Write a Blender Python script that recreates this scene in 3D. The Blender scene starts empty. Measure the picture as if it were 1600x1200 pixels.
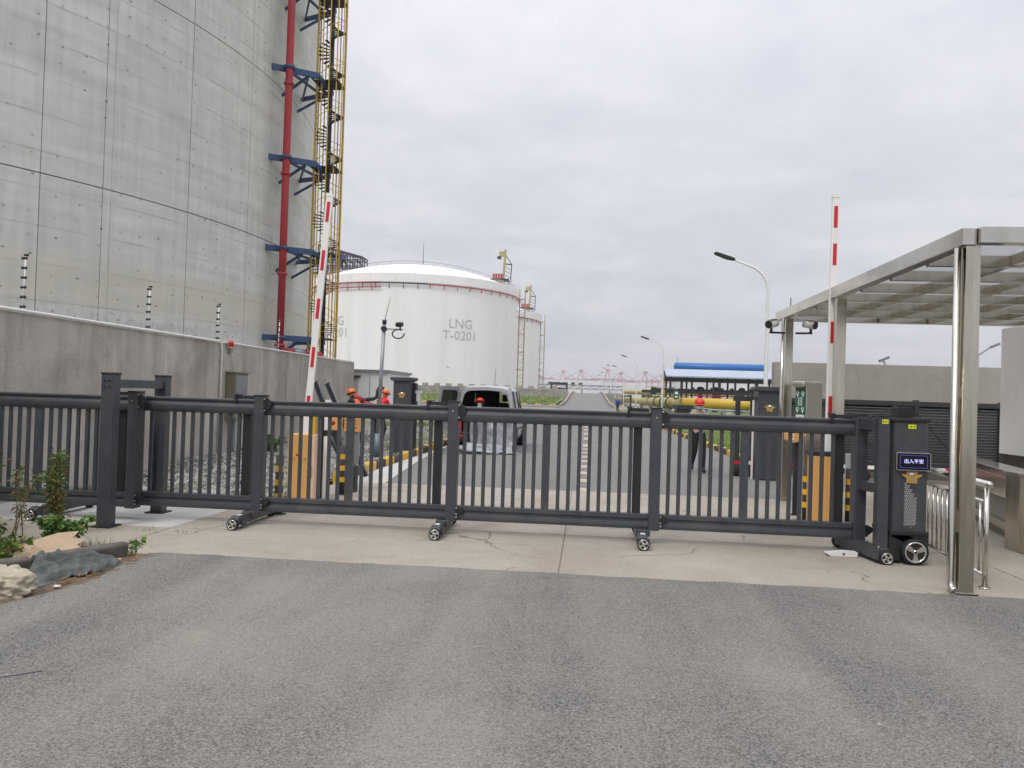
import bpy, bmesh, math, random
from math import sin, cos, pi, radians as R
from mathutils import Vector, Matrix, Euler, noise as mnoise
random.seed(7)
S = bpy.context.scene
COL = S.collection

# ------------------------------------------------------------------ camera
cam = bpy.data.cameras.new('camera'); camo = bpy.data.objects.new('camera', cam); COL.objects.link(camo)
cam.sensor_width = 36.0; cam.lens = 27.68; cam.clip_start = 0.05; cam.clip_end = 12000
camo.matrix_world = Matrix.Translation((0, 0, 1.65)) @ Matrix.Rotation(0.0957, 4, 'Z') @ Matrix.Rotation(R(90.852), 4, 'X') @ Matrix.Rotation(R(1.78), 4, 'Z')
S.camera = camo
# ------------------------------------------------------------------ sky, sun, exposure
SUN_EL, SUN_AZ = R(52), R(205)           # azimuth clockwise from +Y
w = bpy.data.worlds.new('World'); S.world = w; w.use_nodes = True
def nd(nt, t, **k):
    n = nt.nodes.new(t)
    for a, b in k.items():
        if a.startswith('i_'): n.inputs[a[2:].replace('_', ' ')].default_value = b
        else: setattr(n, a, b)
    return n
def build_world():
    nt = w.node_tree; nt.nodes.clear(); L = nt.links.new
    out = nd(nt, 'ShaderNodeOutputWorld'); bg = nd(nt, 'ShaderNodeBackground'); bg.inputs[1].default_value = 0.1
    sky = nd(nt, 'ShaderNodeTexSky', sky_type='NISHITA', sun_disc=False, sun_elevation=SUN_EL, sun_rotation=SUN_AZ, air_density=1.0, dust_density=3.0)
    tc = nd(nt, 'ShaderNodeTexCoord'); sep = nd(nt, 'ShaderNodeSeparateXYZ'); L(tc.outputs['Generated'], sep.inputs[0])
    # project direction on a flat cloud deck so the layers foreshorten towards the horizon
    zc = nd(nt, 'ShaderNodeMath', operation='MAXIMUM'); L(sep.outputs[2], zc.inputs[0]); zc.inputs[1].default_value = 0.0
    za = nd(nt, 'ShaderNodeMath', operation='ADD'); L(zc.outputs[0], za.inputs[0]); za.inputs[1].default_value = 0.13
    dx = nd(nt, 'ShaderNodeMath', operation='DIVIDE'); dy = nd(nt, 'ShaderNodeMath', operation='DIVIDE')
    L(sep.outputs[0], dx.inputs[0]); L(za.outputs[0], dx.inputs[1]); L(sep.outputs[1], dy.inputs[0]); L(za.outputs[0], dy.inputs[1])
    cv = nd(nt, 'ShaderNodeCombineXYZ'); L(dx.outputs[0], cv.inputs[0]); L(dy.outputs[0], cv.inputs[1])
    n1 = nd(nt, 'ShaderNodeTexNoise', i_Scale=1.15, i_Detail=7.0, i_Roughness=0.55, i_Distortion=0.5); L(cv.outputs[0], n1.inputs['Vector'])
    n2 = nd(nt, 'ShaderNodeTexNoise', i_Scale=4.2, i_Detail=5.0, i_Roughness=0.6, i_Distortion=0.3); L(cv.outputs[0], n2.inputs['Vector'])
    mx = nd(nt, 'ShaderNodeMix', data_type='FLOAT'); mx.inputs[0].default_value = 0.3; L(n1.outputs[0], mx.inputs[2]); L(n2.outputs[0], mx.inputs[3])
    cr = nd(nt, 'ShaderNodeValToRGB'); L(mx.outputs[0], cr.inputs[0])
    e = cr.color_ramp.elements
    e[0].position = 0.3; e[0].color = (0.88, 0.893, 1.0, 1); e[1].position = 0.7; e[1].color = (1.2, 1.2, 1.235, 1)
    m = cr.color_ramp.elements.new(0.5); m.color = (1.02, 1.025, 1.105, 1)
    # overcast gradient: the deck brightens towards the zenith
    sq = nd(nt, 'ShaderNodeMath', operation='MULTIPLY'); L(zc.outputs[0], sq.inputs[0]); L(zc.outputs[0], sq.inputs[1])
    gr = nd(nt, 'ShaderNodeMath', operation='MULTIPLY_ADD'); L(sq.outputs[0], gr.inputs[0]); gr.inputs[1].default_value = 9.5; gr.inputs[2].default_value = 5.2
    vm = nd(nt, 'ShaderNodeVectorMath', operation='SCALE'); L(cr.outputs[0], vm.inputs[0]); L(gr.outputs[0], vm.inputs['Scale'])
    mix = nd(nt, 'ShaderNodeMix', data_type='RGBA'); mix.inputs[0].default_value = 0.93
    L(sky.outputs[0], mix.inputs[6]); L(vm.outputs[0], mix.inputs[7])
    L(mix.outputs[2], bg.inputs[0]); L(bg.outputs[0], out.inputs[0])
build_world()
sl = bpy.data.lights.new('sun', 'SUN'); sl.energy = 1.1; sl.angle = R(14); sl.color = (1, 0.955, 0.9)
so = bpy.data.objects.new('sun', sl); COL.objects.link(so)
sd = Vector((sin(SUN_AZ) * cos(SUN_EL), cos(SUN_AZ) * cos(SUN_EL), sin(SUN_EL)))
so.rotation_euler = (-sd).to_track_quat('-Z', 'Y').to_euler()
S.view_settings.view_transform = 'Standard'; S.view_settings.look = 'None'
S.view_settings.exposure = 0.35; S.view_settings.gamma = 1.0; S.view_settings.use_curve_mapping = False

# ------------------------------------------------------------------ materials
MATS = {}
def lin(h):
    h = h.lstrip('#'); c = [int(h[i:i + 2], 16) / 255 for i in (0, 2, 4)]
    return tuple((x / 12.92 if x <= 0.04045 else ((x + 0.055) / 1.055) ** 2.4) for x in c) + (1,)
def mat(name, col, rough=0.6, metal=0.0, var=0.12, vscale=6.0, bump=0.0, bscale=60.0, dirt=None, dscale=1.5, damt=0.35, stretch=None, emit=None, spec=0.5, uv=False):
    """procedural material: base colour with two noise octaves of variation, optional dirt tint, optional bump"""
    if name in MATS: return MATS[name]
    m = bpy.data.materials.new(name); m.use_nodes = True; nt = m.node_tree; L = nt.links.new
    b = nt.nodes['Principled BSDF']; b.inputs['Roughness'].default_value = rough; b.inputs['Metallic'].default_value = metal
    b.inputs['Specular IOR Level'].default_value = spec
    c = lin(col) if isinstance(col, str) else tuple(col) + (1,)
    tc = nd(nt, 'ShaderNodeTexCoord'); src = tc.outputs['UV' if uv else 'Object']
    if stretch:
        mp = nd(nt, 'ShaderNodeMapping'); mp.inputs['Scale'].default_value = stretch; L(src, mp.inputs[0]); srcs = mp.outputs[0]
    else: srcs = src
    n = nd(nt, 'ShaderNodeTexNoise', i_Scale=vscale, i_Detail=6.0, i_Roughness=0.62); L(srcs, n.inputs['Vector'])
    r = nd(nt, 'ShaderNodeValToRGB'); L(n.outputs[0], r.inputs[0])
    lo = tuple(x * (1 - var) for x in c[:3]) + (1,); hi = tuple(min(x * (1 + var), 1) for x in c[:3]) + (1,)
    r.color_ramp.elements[0].position = 0.32; r.color_ramp.elements[1].position = 0.68
    r.color_ramp.elements[0].color = lo; r.color_ramp.elements[1].color = hi
    last = r.outputs[0]
    if dirt:
        n2 = nd(nt, 'ShaderNodeTexNoise', i_Scale=dscale, i_Detail=8.0, i_Roughness=0.7, i_Distortion=0.4); L(srcs, n2.inputs['Vector'])
        r2 = nd(nt, 'ShaderNodeMapRange'); r2.inputs[1].default_value = 0.48; r2.inputs[2].default_value = 0.72; r2.inputs[4].default_value = damt
        L(n2.outputs[0], r2.inputs[0])
        mx = nd(nt, 'ShaderNodeMix', data_type='RGBA'); L(r2.outputs[0], mx.inputs[0]); L(last, mx.inputs[6]); mx.inputs[7].default_value = lin(dirt); last = mx.outputs[2]
    L(last, b.inputs['Base Color'])
    rr = nd(nt, 'ShaderNodeMapRange'); rr.inputs[3].default_value = max(rough - 0.08, 0.02); rr.inputs[4].default_value = min(rough + 0.1, 1); L(n.outputs[0], rr.inputs[0]); L(rr.outputs[0], b.inputs['Roughness'])
    if bump:
        n3 = nd(nt, 'ShaderNodeTexNoise', i_Scale=bscale, i_Detail=5.0, i_Roughness=0.65); L(src, n3.inputs['Vector'])
        bp = nd(nt, 'ShaderNodeBump'); bp.inputs['Strength'].default_value = bump; bp.inputs['Distance'].default_value = 0.02; L(n3.outputs[0], bp.inputs['Height']); L(bp.outputs[0], b.inputs['Normal'])
    if emit:
        b.inputs['Emission Color'].default_value = c; b.inputs['Emission Strength'].default_value = emit
    MATS[name] = m
    return m

def mat_asphalt(name, base, dusty, tracks=True, speck=1.0):
    m = bpy.data.materials.new(name); m.use_nodes = True; nt = m.node_tree; L = nt.links.new; b = nt.nodes['Principled BSDF']
    tc = nd(nt, 'ShaderNodeTexCoord'); P = tc.outputs['Object']
    fine = nd(nt, 'ShaderNodeTexNoise', i_Scale=75.0, i_Detail=3.0, i_Roughness=0.75); L(P, fine.inputs['Vector'])
    vor = nd(nt, 'ShaderNodeTexVoronoi', i_Scale=110.0); L(P, vor.inputs['Vector'])
    big = nd(nt, 'ShaderNodeTexNoise', i_Scale=0.55, i_Detail=6.0, i_Roughness=0.6, i_Distortion=0.6); L(P, big.inputs['Vector'])
    mp = nd(nt, 'ShaderNodeMapping'); mp.inputs['Scale'].default_value = (0.95, 0.11, 1); mp.inputs['Rotation'].default_value = (0, 0, R(9)); L(P, mp.inputs[0])
    trk = nd(nt, 'ShaderNodeTexNoise', i_Scale=1.0, i_Detail=5.0, i_Roughness=0.55, i_Distortion=0.35); L(mp.outputs[0], trk.inputs['Vector'])
    # aggregate speckle
    cell = nd(nt, 'ShaderNodeTexVoronoi', i_Scale=120.0); L(P, cell.inputs['Vector']); cs = nd(nt, 'ShaderNodeSeparateColor'); L(cell.outputs['Color'], cs.inputs[0])
    gm = nd(nt, 'ShaderNodeMix', data_type='FLOAT'); gm.inputs[0].default_value = 0.4; L(fine.outputs[0], gm.inputs[2]); L(cs.outputs[0], gm.inputs[3])
    r1 = nd(nt, 'ShaderNodeValToRGB'); L(gm.outputs[0], r1.inputs[0]); r1.color_ramp.elements[0].position = 0.3; r1.color_ramp.elements[1].position = 0.72
    c = lin(base); k = 0.6 * speck
    r1.color_ramp.elements[0].color = tuple(x * (1 - k) for x in c[:3]) + (1,); r1.color_ramp.elements[1].color = tuple(x * (1 + k) for x in c[:3]) + (1,)
    # dust
    a = nd(nt, 'ShaderNodeMix', data_type='FLOAT'); a.inputs[0].default_value = 0.62 if tracks else 0.2; L(big.outputs[0], a.inputs[2]); L(trk.outputs[0], a.inputs[3])
    mr = nd(nt, 'ShaderNodeMapRange'); mr.inputs[1].default_value = 0.42; mr.inputs[2].default_value = 0.7; mr.inputs[4].default_value = 0.72; L(a.outputs[0], mr.inputs[0])
    g2 = nd(nt, 'ShaderNodeMath', operation='MULTIPLY'); L(mr.outputs[0], g2.inputs[0])
    fr = nd(nt, 'ShaderNodeMapRange'); fr.inputs[1].default_value = 0.3; fr.inputs[2].default_value = 0.62; fr.inputs[3].default_value = 0.55; L(fine.outputs[0], fr.inputs[0]); L(fr.outputs[0], g2.inputs[1])
    mx = nd(nt, 'ShaderNodeMix', data_type='RGBA'); L(g2.outputs[0], mx.inputs[0]); L(r1.outputs[0], mx.inputs[6]); mx.inputs[7].default_value = lin(dusty)
    # small ochre clay smears
    sp = nd(nt, 'ShaderNodeTexNoise', i_Scale=1.7, i_Detail=3.0, i_Roughness=0.5); L(P, sp.inputs['Vector'])
    sm = nd(nt, 'ShaderNodeMapRange'); sm.inputs[1].default_value = 0.715; sm.inputs[2].default_value = 0.78; sm.inputs[4].default_value = 0.5; L(sp.outputs[0], sm.inputs[0])
    mx2 = nd(nt, 'ShaderNodeMix', data_type='RGBA'); L(sm.outputs[0], mx2.inputs[0]); L(mx.outputs[2], mx2.inputs[6]); mx2.inputs[7].default_value = lin('#a3937c')
    L(mx2.outputs[2], b.inputs['Base Color']); b.inputs['Roughness'].default_value = 0.9; b.inputs['Specular IOR Level'].default_value = 0.25
    bp = nd(nt, 'ShaderNodeBump'); bp.inputs['Strength'].default_value = 0.55; bp.inputs['Distance'].default_value = 0.012; L(vor.outputs[0], bp.inputs['Height']); L(bp.outputs[0], b.inputs['Normal'])
    return m

def mat_concrete(name, base, warm, cracks=0.0, streak=0.0, speck=0.25, scale=1.0):
    """worn concrete: cloudy tone, fine pits, optional vertical rain streaks and hair cracks"""
    m = bpy.data.materials.new(name); m.use_nodes = True; nt = m.node_tree; L = nt.links.new; b = nt.nodes['Principled BSDF']
    tc = nd(nt, 'ShaderNodeTexCoord'); P = tc.outputs['Object']
    n = nd(nt, 'ShaderNodeTexNoise', i_Scale=0.7 * scale, i_Detail=8.0, i_Roughness=0.65, i_Distortion=0.5); L(P, n.inputs['Vector'])
    c, d = lin(base), lin(warm)
    r = nd(nt, 'ShaderNodeValToRGB'); L(n.outputs[0], r.inputs[0]); r.color_ramp.elements[0].position = 0.3; r.color_ramp.elements[1].position = 0.7
    r.color_ramp.elements[0].color = d; r.color_ramp.elements[1].color = c
    f = nd(nt, 'ShaderNodeTexNoise', i_Scale=38.0 * scale, i_Detail=4.0, i_Roughness=0.7); L(P, f.inputs['Vector'])
    fm = nd(nt, 'ShaderNodeMapRange'); fm.inputs[1].default_value = 0.3; fm.inputs[2].default_value = 0.7; fm.inputs[3].default_value = 1 - speck; fm.inputs[4].default_value = 1 + speck * 0.6; L(f.outputs[0], fm.inputs[0])
    vm = nd(nt, 'ShaderNodeVectorMath', operation='SCALE'); L(r.outputs[0], vm.inputs[0]); L(fm.outputs[0], vm.inputs['Scale']); last = vm.outputs[0]
    st_ = nd(nt, 'ShaderNodeTexNoise', i_Scale=2.3 * scale, i_Detail=7.0, i_Roughness=0.72, i_Distortion=0.8); L(P, st_.inputs['Vector'])
    sm_ = nd(nt, 'ShaderNodeMapRange'); sm_.inputs[1].default_value = 0.56; sm_.inputs[2].default_value = 0.74; sm_.inputs[4].default_value = 0.45; L(st_.outputs[0], sm_.inputs[0])
    mx_ = nd(nt, 'ShaderNodeMix', data_type='RGBA'); L(sm_.outputs[0], mx_.inputs[0]); L(last, mx_.inputs[6]); mx_.inputs[7].default_value = tuple(x * 0.55 for x in d[:3]) + (1,); last = mx_.outputs[2]
    if streak:
        mp = nd(nt, 'ShaderNodeMapping'); mp.inputs['Scale'].default_value = (2.1, 2.1, 0.2); L(P, mp.inputs[0])
        s = nd(nt, 'ShaderNodeTexNoise', i_Scale=1.0 * scale, i_Detail=6.0, i_Roughness=0.6); L(mp.outputs[0], s.inputs['Vector'])
        sr = nd(nt, 'ShaderNodeMapRange'); sr.inputs[1].default_value = 0.45; sr.inputs[2].default_value = 0.76; sr.inputs[4].default_value = streak; L(s.outputs[0], sr.inputs[0])
        mx = nd(nt, 'ShaderNodeMix', data_type='RGBA'); L(sr.outputs[0], mx.inputs[0]); L(last, mx.inputs[6]); mx.inputs[7].default_value = tuple(x * 0.42 for x in d[:3]) + (1,); last = mx.outputs[2]
    if cracks:
        ds = nd(nt, 'ShaderNodeTexNoise', i_Scale=1.6, i_Detail=5.0); L(P, ds.inputs['Vector'])
        mv = nd(nt, 'ShaderNodeMix', data_type='RGBA'); mv.inputs[0].default_value = 0.3; L(P, mv.inputs[6]); L(ds.outputs['Color'], mv.inputs[7])
        v = nd(nt, 'ShaderNodeTexVoronoi', feature='DISTANCE_TO_EDGE', i_Scale=0.55); L(mv.outputs[2], v.inputs['Vector'])
        cm = nd(nt, 'ShaderNodeMapRange'); cm.inputs[1].default_value = 0.0; cm.inputs[2].default_value = 0.0055; cm.inputs[3].default_value = 1.0; cm.inputs[4].default_value = 0.0; L(v.outputs[0], cm.inputs[0])
        km = nd(nt, 'ShaderNodeMapRange'); km.inputs[1].default_value = 0.46; km.inputs[2].default_value = 0.52; km.inputs[4].default_value = cracks; L(n.outputs[0], km.inputs[0])
        mu = nd(nt, 'ShaderNodeMath', operation='MULTIPLY'); L(cm.outputs[0], mu.inputs[0]); L(km.outputs[0], mu.inputs[1])
        mx = nd(nt, 'ShaderNodeMix', data_type='RGBA'); L(mu.outputs[0], mx.inputs[0]); L(last, mx.inputs[6]); mx.inputs[7].default_value = lin('#5b554c'); last = mx.outputs[2]
    L(last, b.inputs['Base Color']); b.inputs['Roughness'].default_value = 0.86; b.inputs['Specular IOR Level'].default_value = 0.3
    bp = nd(nt, 'ShaderNodeBump'); bp.inputs['Strength'].default_value = 0.3; bp.inputs['Distance'].default_value = 0.01; L(f.outputs[0], bp.inputs['Height']); L(bp.outputs[0], b.inputs['Normal'])
    MATS[name] = m
    return m

def mat_tank():
    """slip-formed tank concrete on (arc metres, height) UVs: pour bands, board lines, form-tie holes, stains"""
    m = bpy.data.materials.new('tank_concrete'); m.use_nodes = True; nt = m.node_tree; L = nt.links.new; b = nt.nodes['Principled BSDF']
    tc = nd(nt, 'ShaderNodeTexCoord'); P = tc.outputs['UV']; sep = nd(nt, 'ShaderNodeSeparateXYZ'); L(P, sep.inputs[0])
    n = nd(nt, 'ShaderNodeTexNoise', i_Scale=0.3, i_Detail=9.0, i_Roughness=0.66, i_Distortion=0.4); L(P, n.inputs['Vector'])
    mp = nd(nt, 'ShaderNodeMapping'); mp.inputs['Scale'].default_value = (0.12, 1.4, 1); L(P, mp.inputs[0])
    band = nd(nt, 'ShaderNodeTexNoise', i_Scale=1.0, i_Detail=3.0); L(mp.outputs[0], band.inputs['Vector'])
    mp2 = nd(nt, 'ShaderNodeMapping'); mp2.inputs['Scale'].default_value = (2.6, 0.14, 1); L(P, mp2.inputs[0])
    stk = nd(nt, 'ShaderNodeTexNoise', i_Scale=1.0, i_Detail=5.0, i_Roughness=0.6); L(mp2.outputs[0], stk.inputs['Vector'])
    a = nd(nt, 'ShaderNodeMix', data_type='FLOAT'); a.inputs[0].default_value = 0.45; L(n.outputs[0], a.inputs[2]); L(band.outputs[0], a.inputs[3])
    a2 = nd(nt, 'ShaderNodeMix', data_type='FLOAT'); a2.inputs[0].default_value = 0.3; L(a.outputs[0], a2.inputs[2]); L(stk.outputs[0], a2.inputs[3])
    r = nd(nt, 'ShaderNodeValToRGB'); L(a2.outputs[0], r.inputs[0]); r.color_ramp.elements[0].position = 0.36; r.color_ramp.elements[1].position = 0.64
    r.color_ramp.elements[0].color = lin('#b7b6b1'); r.color_ramp.elements[1].color = lin('#d8d8d2'); last = r.outputs[0]
    # faint yellow wash low down
    yel = nd(nt, 'ShaderNodeMapRange'); yel.inputs[1].default_value = 5.6; yel.inputs[2].default_value = 6.2; L(sep.outputs[1], yel.inputs[0])
    yel2 = nd(nt, 'ShaderNodeMapRange'); yel2.inputs[1].default_value = 8.1; yel2.inputs[2].default_value = 8.6; yel2.inputs[3].default_value = 1; yel2.inputs[4].default_value = 0; L(sep.outputs[1], yel2.inputs[0])
    ym = nd(nt, 'ShaderNodeMath', operation='MULTIPLY'); L(yel.outputs[0], ym.inputs[0]); L(yel2.outputs[0], ym.inputs[1])
    ym2 = nd(nt, 'ShaderNodeMath', operation='MULTIPLY'); L(ym.outputs[0], ym2.inputs[0]); L(n.outputs[0], ym2.inputs[1])
    mx = nd(nt, 'ShaderNodeMix', data_type='RGBA'); L(ym2.outputs[0], mx.inputs[0]); L(last, mx.inputs[6]); mx.inputs[7].default_value = lin('#c6c0ac'); last = mx.outputs[2]
    def darken(fac, col, last):
        q = nd(nt, 'ShaderNodeMix', data_type='RGBA'); L(fac, q.inputs[0]); L(last, q.inputs[6]); q.inputs[7].default_value = lin(col); return q.outputs[2]
    # board lines every 1.95 m, broken up by noise
    md = nd(nt, 'ShaderNodeMath', operation='PINGPONG'); L(sep.outputs[1], md.inputs[0]); md.inputs[1].default_value = 0.975
    wob = nd(nt, 'ShaderNodeTexNoise', i_Scale=0.5, i_Detail=4.0); L(P, wob.inputs['Vector'])
    ad = nd(nt, 'ShaderNodeMath', operation='MULTIPLY_ADD'); L(wob.outputs[0], ad.inputs[0]); ad.inputs[1].default_value = 0.1; ad.inputs[2].default_value = -0.05
    sm = nd(nt, 'ShaderNodeMath', operation='ADD'); L(md.outputs[0], sm.inputs[0]); L(ad.outputs[0], sm.inputs[1])
    bl = nd(nt, 'ShaderNodeMapRange'); bl.inputs[1].default_value = 0.0; bl.inputs[2].default_value = 0.07; bl.inputs[3].default_value = 1; bl.inputs[4].default_value = 0; L(sm.outputs[0], bl.inputs[0])
    bk = nd(nt, 'ShaderNodeMapRange'); bk.inputs[1].default_value = 0.4; bk.inputs[2].default_value = 0.62; bk.inputs[4].default_value = 0.5; L(n.outputs[0], bk.inputs[0])
    bm_ = nd(nt, 'ShaderNodeMath', operation='MULTIPLY'); L(bl.outputs[0], bm_.inputs[0]); L(bk.outputs[0], bm_.inputs[1])
    last = darken(bm_.outputs[0], '#7d7c75', last)
    # form-tie holes on a loose grid
    mp3 = nd(nt, 'ShaderNodeMapping'); mp3.inputs['Scale'].default_value = (0.8, 0.98, 1); L(P, mp3.inputs[0])
    v = nd(nt, 'ShaderNodeTexVoronoi', i_Scale=1.0, i_Randomness=0.3, voronoi_dimensions='2D'); L(mp3.outputs[0], v.inputs['Vector'])
    hd = nd(nt, 'ShaderNodeMapRange'); hd.inputs[1].default_value = 0.045; hd.inputs[2].default_value = 0.085; hd.inputs[3].default_value = 1; hd.inputs[4].default_value = 0; L(v.outputs['Distance'], hd.inputs[0])
    vs = nd(nt, 'ShaderNodeSeparateColor'); L(v.outputs['Color'], vs.inputs[0])
    hs = nd(nt, 'ShaderNodeMapRange'); hs.inputs[1].default_value = 0.35; hs.inputs[2].default_value = 1.0; hs.inputs[4].default_value = 0.75; L(vs.outputs[0], hs.inputs[0])
    hm = nd(nt, 'ShaderNodeMath', operation='MULTIPLY'); L(hd.outputs[0], hm.inputs[0]); L(hs.outputs[0], hm.inputs[1])
    last = darken(hm.outputs[0], '#67665f', last)
    # dark scribbly leaching band
    sc = nd(nt, 'ShaderNodeTexNoise', i_Scale=2.4, i_Detail=8.0, i_Roughness=0.75, i_Distortion=1.2); L(P, sc.inputs['Vector'])
    s1 = nd(nt, 'ShaderNodeMapRange'); s1.inputs[1].default_value = 0.53; s1.inputs[2].default_value = 0.66; L(sc.outputs[0], s1.inputs[0])
    s2 = nd(nt, 'ShaderNodeMath', operation='SUBTRACT'); L(sep.outputs[1], s2.inputs[0]); s2.inputs[1].default_value = 5.2
    s3 = nd(nt, 'ShaderNodeMath', operation='ABSOLUTE'); L(s2.outputs[0], s3.inputs[0])
    s4 = nd(nt, 'ShaderNodeMapRange'); s4.inputs[1].default_value = 0.1; s4.inputs[2].default_value = 0.75; s4.inputs[3].default_value = 0.75; s4.inputs[4].default_value = 0; L(s3.outputs[0], s4.inputs[0])
    s5 = nd(nt, 'ShaderNodeMath', operation='MULTIPLY'); L(s1.outputs[0], s5.inputs[0]); L(s4.outputs[0], s5.inputs[1])
    last = darken(s5.outputs[0], '#74736c', last)
    L(last, b.inputs['Base Color']); b.inputs['Roughness'].default_value = 0.85; b.inputs['Specular IOR Level'].default_value = 0.3
    bp = nd(nt, 'ShaderNodeBump'); bp.inputs['Strength'].default_value = 0.25; bp.inputs['Distance'].default_value = 0.05; L(n.outputs[0], bp.inputs['Height']); L(bp.outputs[0], b.inputs['Normal'])
    return m

def mat_random(name, cols, rough=0.9):
    """colour picked per island (stones, blades) from a short list"""
    m = bpy.data.materials.new(name); m.use_nodes = True; nt = m.node_tree; L = nt.links.new; b = nt.nodes['Principled BSDF']
    g = nd(nt, 'ShaderNodeNewGeometry'); r = nd(nt, 'ShaderNodeValToRGB'); L(g.outputs['Random Per Island'], r.inputs[0])
    e = r.color_ramp.elements
    while len(e) < len(cols): e.new(0.5)
    for i, c in enumerate(cols): e[i].position = i / (len(cols) - 1); e[i].color = lin(c)
    L(r.outputs[0], b.inputs['Base Color']); b.inputs['Roughness'].default_value = rough; b.inputs['Specular IOR Level'].default_value = 0.25
    MATS[name] = m
    return m

def mat_glass(name, tint, rough=0.05, alpha=0.35):
    m = bpy.data.materials.new(name); m.use_nodes = True; b = m.node_tree.nodes['Principled BSDF']; nt = m.node_tree
    b.inputs['Base Color'].default_value = lin(tint); b.inputs['Roughness'].default_value = rough; b.inputs['Alpha'].default_value = alpha
    n = nd(nt, 'ShaderNodeTexNoise', i_Scale=3.0, i_Detail=4.0); mr = nd(nt, 'ShaderNodeMapRange'); mr.inputs[3].default_value = rough; mr.inputs[4].default_value = rough + 0.12
    nt.links.new(n.outputs[0], mr.inputs[0]); nt.links.new(mr.outputs[0], b.inputs['Roughness'])
    MATS[name] = m
    return m

M_ASPH = mat_asphalt('asphalt_dusty', '#72706c', '#a29d92')
M_ASPH2 = mat_asphalt('asphalt_inner', '#7a7976', '#8b8984', tracks=True, speck=0.6)
M_CONC = mat_concrete('apron_concrete', '#aca599', '#978e80', cracks=0.8)
M_CONCW = mat_concrete('pale_concrete', '#c2c1bd', '#b2b0aa', cracks=0.0)
M_WALL = mat_concrete('stained_wall', '#c4c0b7', '#9a9389', streak=0.6)
M_WALLR = mat_concrete('plain_wall', '#a9a59a', '#97938a', streak=0.25)
M_TANK = mat_tank()
M_GATE = mat('charcoal_aluminium', '#44484d', 0.38, 0.25, 0.1, 9, bump=0.03, bscale=300, dirt='#6a665e', dscale=1.6, damt=0.4)
M_GATED = mat('black_plastic', '#1f2022', 0.5, 0, 0.15, 12)
M_STEEL = mat('brushed_stainless', '#c2bcae', 0.16, 1.0, 0.1, 2.5, stretch=(6, 6, 0.6), dirt='#7d7362', dscale=1.2, damt=0.4)
M_STEELF = mat('clean_stainless', '#cfccc3', 0.14, 1.0, 0.08, 3, dirt='#80776a', dscale=0.9, damt=0.35)
M_CHROME = mat('polished_alloy', '#d4d4d2', 0.16, 1.0, 0.05, 10)
M_WHITE = mat('white_paint', '#d9d9d6', 0.45, 0, 0.04, 5, dirt='#a8a296', dscale=2.0, damt=0.25)
M_BOOM = mat('boom_white', '#e4e3df', 0.4, 0, 0.03, 4, dirt='#b6b0a4', dscale=1.5, damt=0.2)
M_RED = mat('reflective_red', '#c41f2e', 0.4, 0, 0.06, 20)
M_PIPE_RED = mat('pipe_red', '#a5222b', 0.45, 0, 0.1, 1.2, dirt='#7d2226', dscale=0.6, damt=0.4)
M_BLUE = mat('steel_blue', '#27486f', 0.5, 0, 0.12, 2)
M_YEL = mat('safety_yellow', '#c9a52f', 0.5, 0, 0.12, 3, dirt='#8a7a3a', dscale=1.0, damt=0.35)
M_YELK = mat('kerb_yellow', '#d9a92c', 0.75, 0, 0.15, 8, dirt='#8d7c55', dscale=3, damt=0.5)
M_BLKK = mat('kerb_black', '#393836', 0.8, 0, 0.2, 8, dirt='#7b756a', dscale=3, damt=0.4)
M_ORANGE = mat('barrier_orange', '#d2a05c', 0.4, 0, 0.06, 5, dirt='#b98247', dscale=2.5, damt=0.3)
M_GOLD = mat('gold_plate', '#c79f5a', 0.35, 0.5, 0.1, 20)
M_DKSTEEL = mat('dark_steel', '#2c2d30', 0.6, 0.2, 0.2, 3)
M_GALV = mat('galvanised', '#8f9296', 0.45, 0.6, 0.1, 6)
M_TWHITE = mat('tank_white', '#eeedea', 0.55, 0, 0.04, 0.12, stretch=(1, 1, 0.06), dirt='#d6d3cb', dscale=0.2, damt=0.55)
M_GREY = mat('letter_grey', '#bababa', 0.6, 0, 0.05, 0.2)
M_SOIL = mat('soil', '#6d5f4d', 0.95, 0, 0.3, 5, bump=0.8, bscale=30, dirt='#8d8069', dscale=2, damt=0.6)
M_GROUND = mat('yard_ground', '#8a877c', 0.95, 0, 0.2, 0.5, bump=0.5, bscale=15, dirt='#6c7257', dscale=0.25, damt=0.7)
M_GRASS = mat('grass_ground', '#5f7333', 0.95, 0, 0.35, 1.4, bump=0.6, bscale=12, dirt='#7d7a40', dscale=0.5, damt=0.5)
M_BLADE = mat_random('grass_blades', ['#4c6a28', '#68842f', '#7c8a3c', '#5a7030', '#8f8f4a'])
M_GRAVEL = mat_random('gravel_stones', ['#6c6c69', '#8e8d88', '#a7a59e', '#7c7b76', '#b9b6ad', '#55554f', '#9b988f'])
M_GRAVG = mat('gravel_bed', '#77756d', 0.95, 0, 0.4, 14, bump=1.0, bscale=40)
M_STONEW = mat('dyke_stone', '#7c7a70', 0.9, 0, 0.35, 1.1, bump=0.8, bscale=1.5, dirt='#565a46', dscale=0.3, damt=0.5)
M_LOUV = mat('louvre_dark', '#38393c', 0.45, 0.2, 0.1, 4)
M_GHOUSE = mat('gatehouse_render', '#ebeae7', 0.7, 0, 0.04, 1.0, bump=0.1, bscale=120, dirt='#bdb8ae', dscale=0.8, damt=0.3)
M_TYRE = mat('tyre_rubber', '#1c1c1d', 0.75, 0, 0.2, 10)
M_LAMPW = mat('lamp_white', '#dcdcda', 0.4, 0.0, 0.03, 2)
M_FARW = mat('far_white', '#d8d8d6', 0.7, 0, 0.06, 0.1)
M_CRANE = mat('crane_red', '#b5676d', 0.6, 0, 0.1, 0.05)
M_CRANEW = mat('crane_white', '#cfcfd2', 0.6, 0, 0.05, 0.05)
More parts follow.
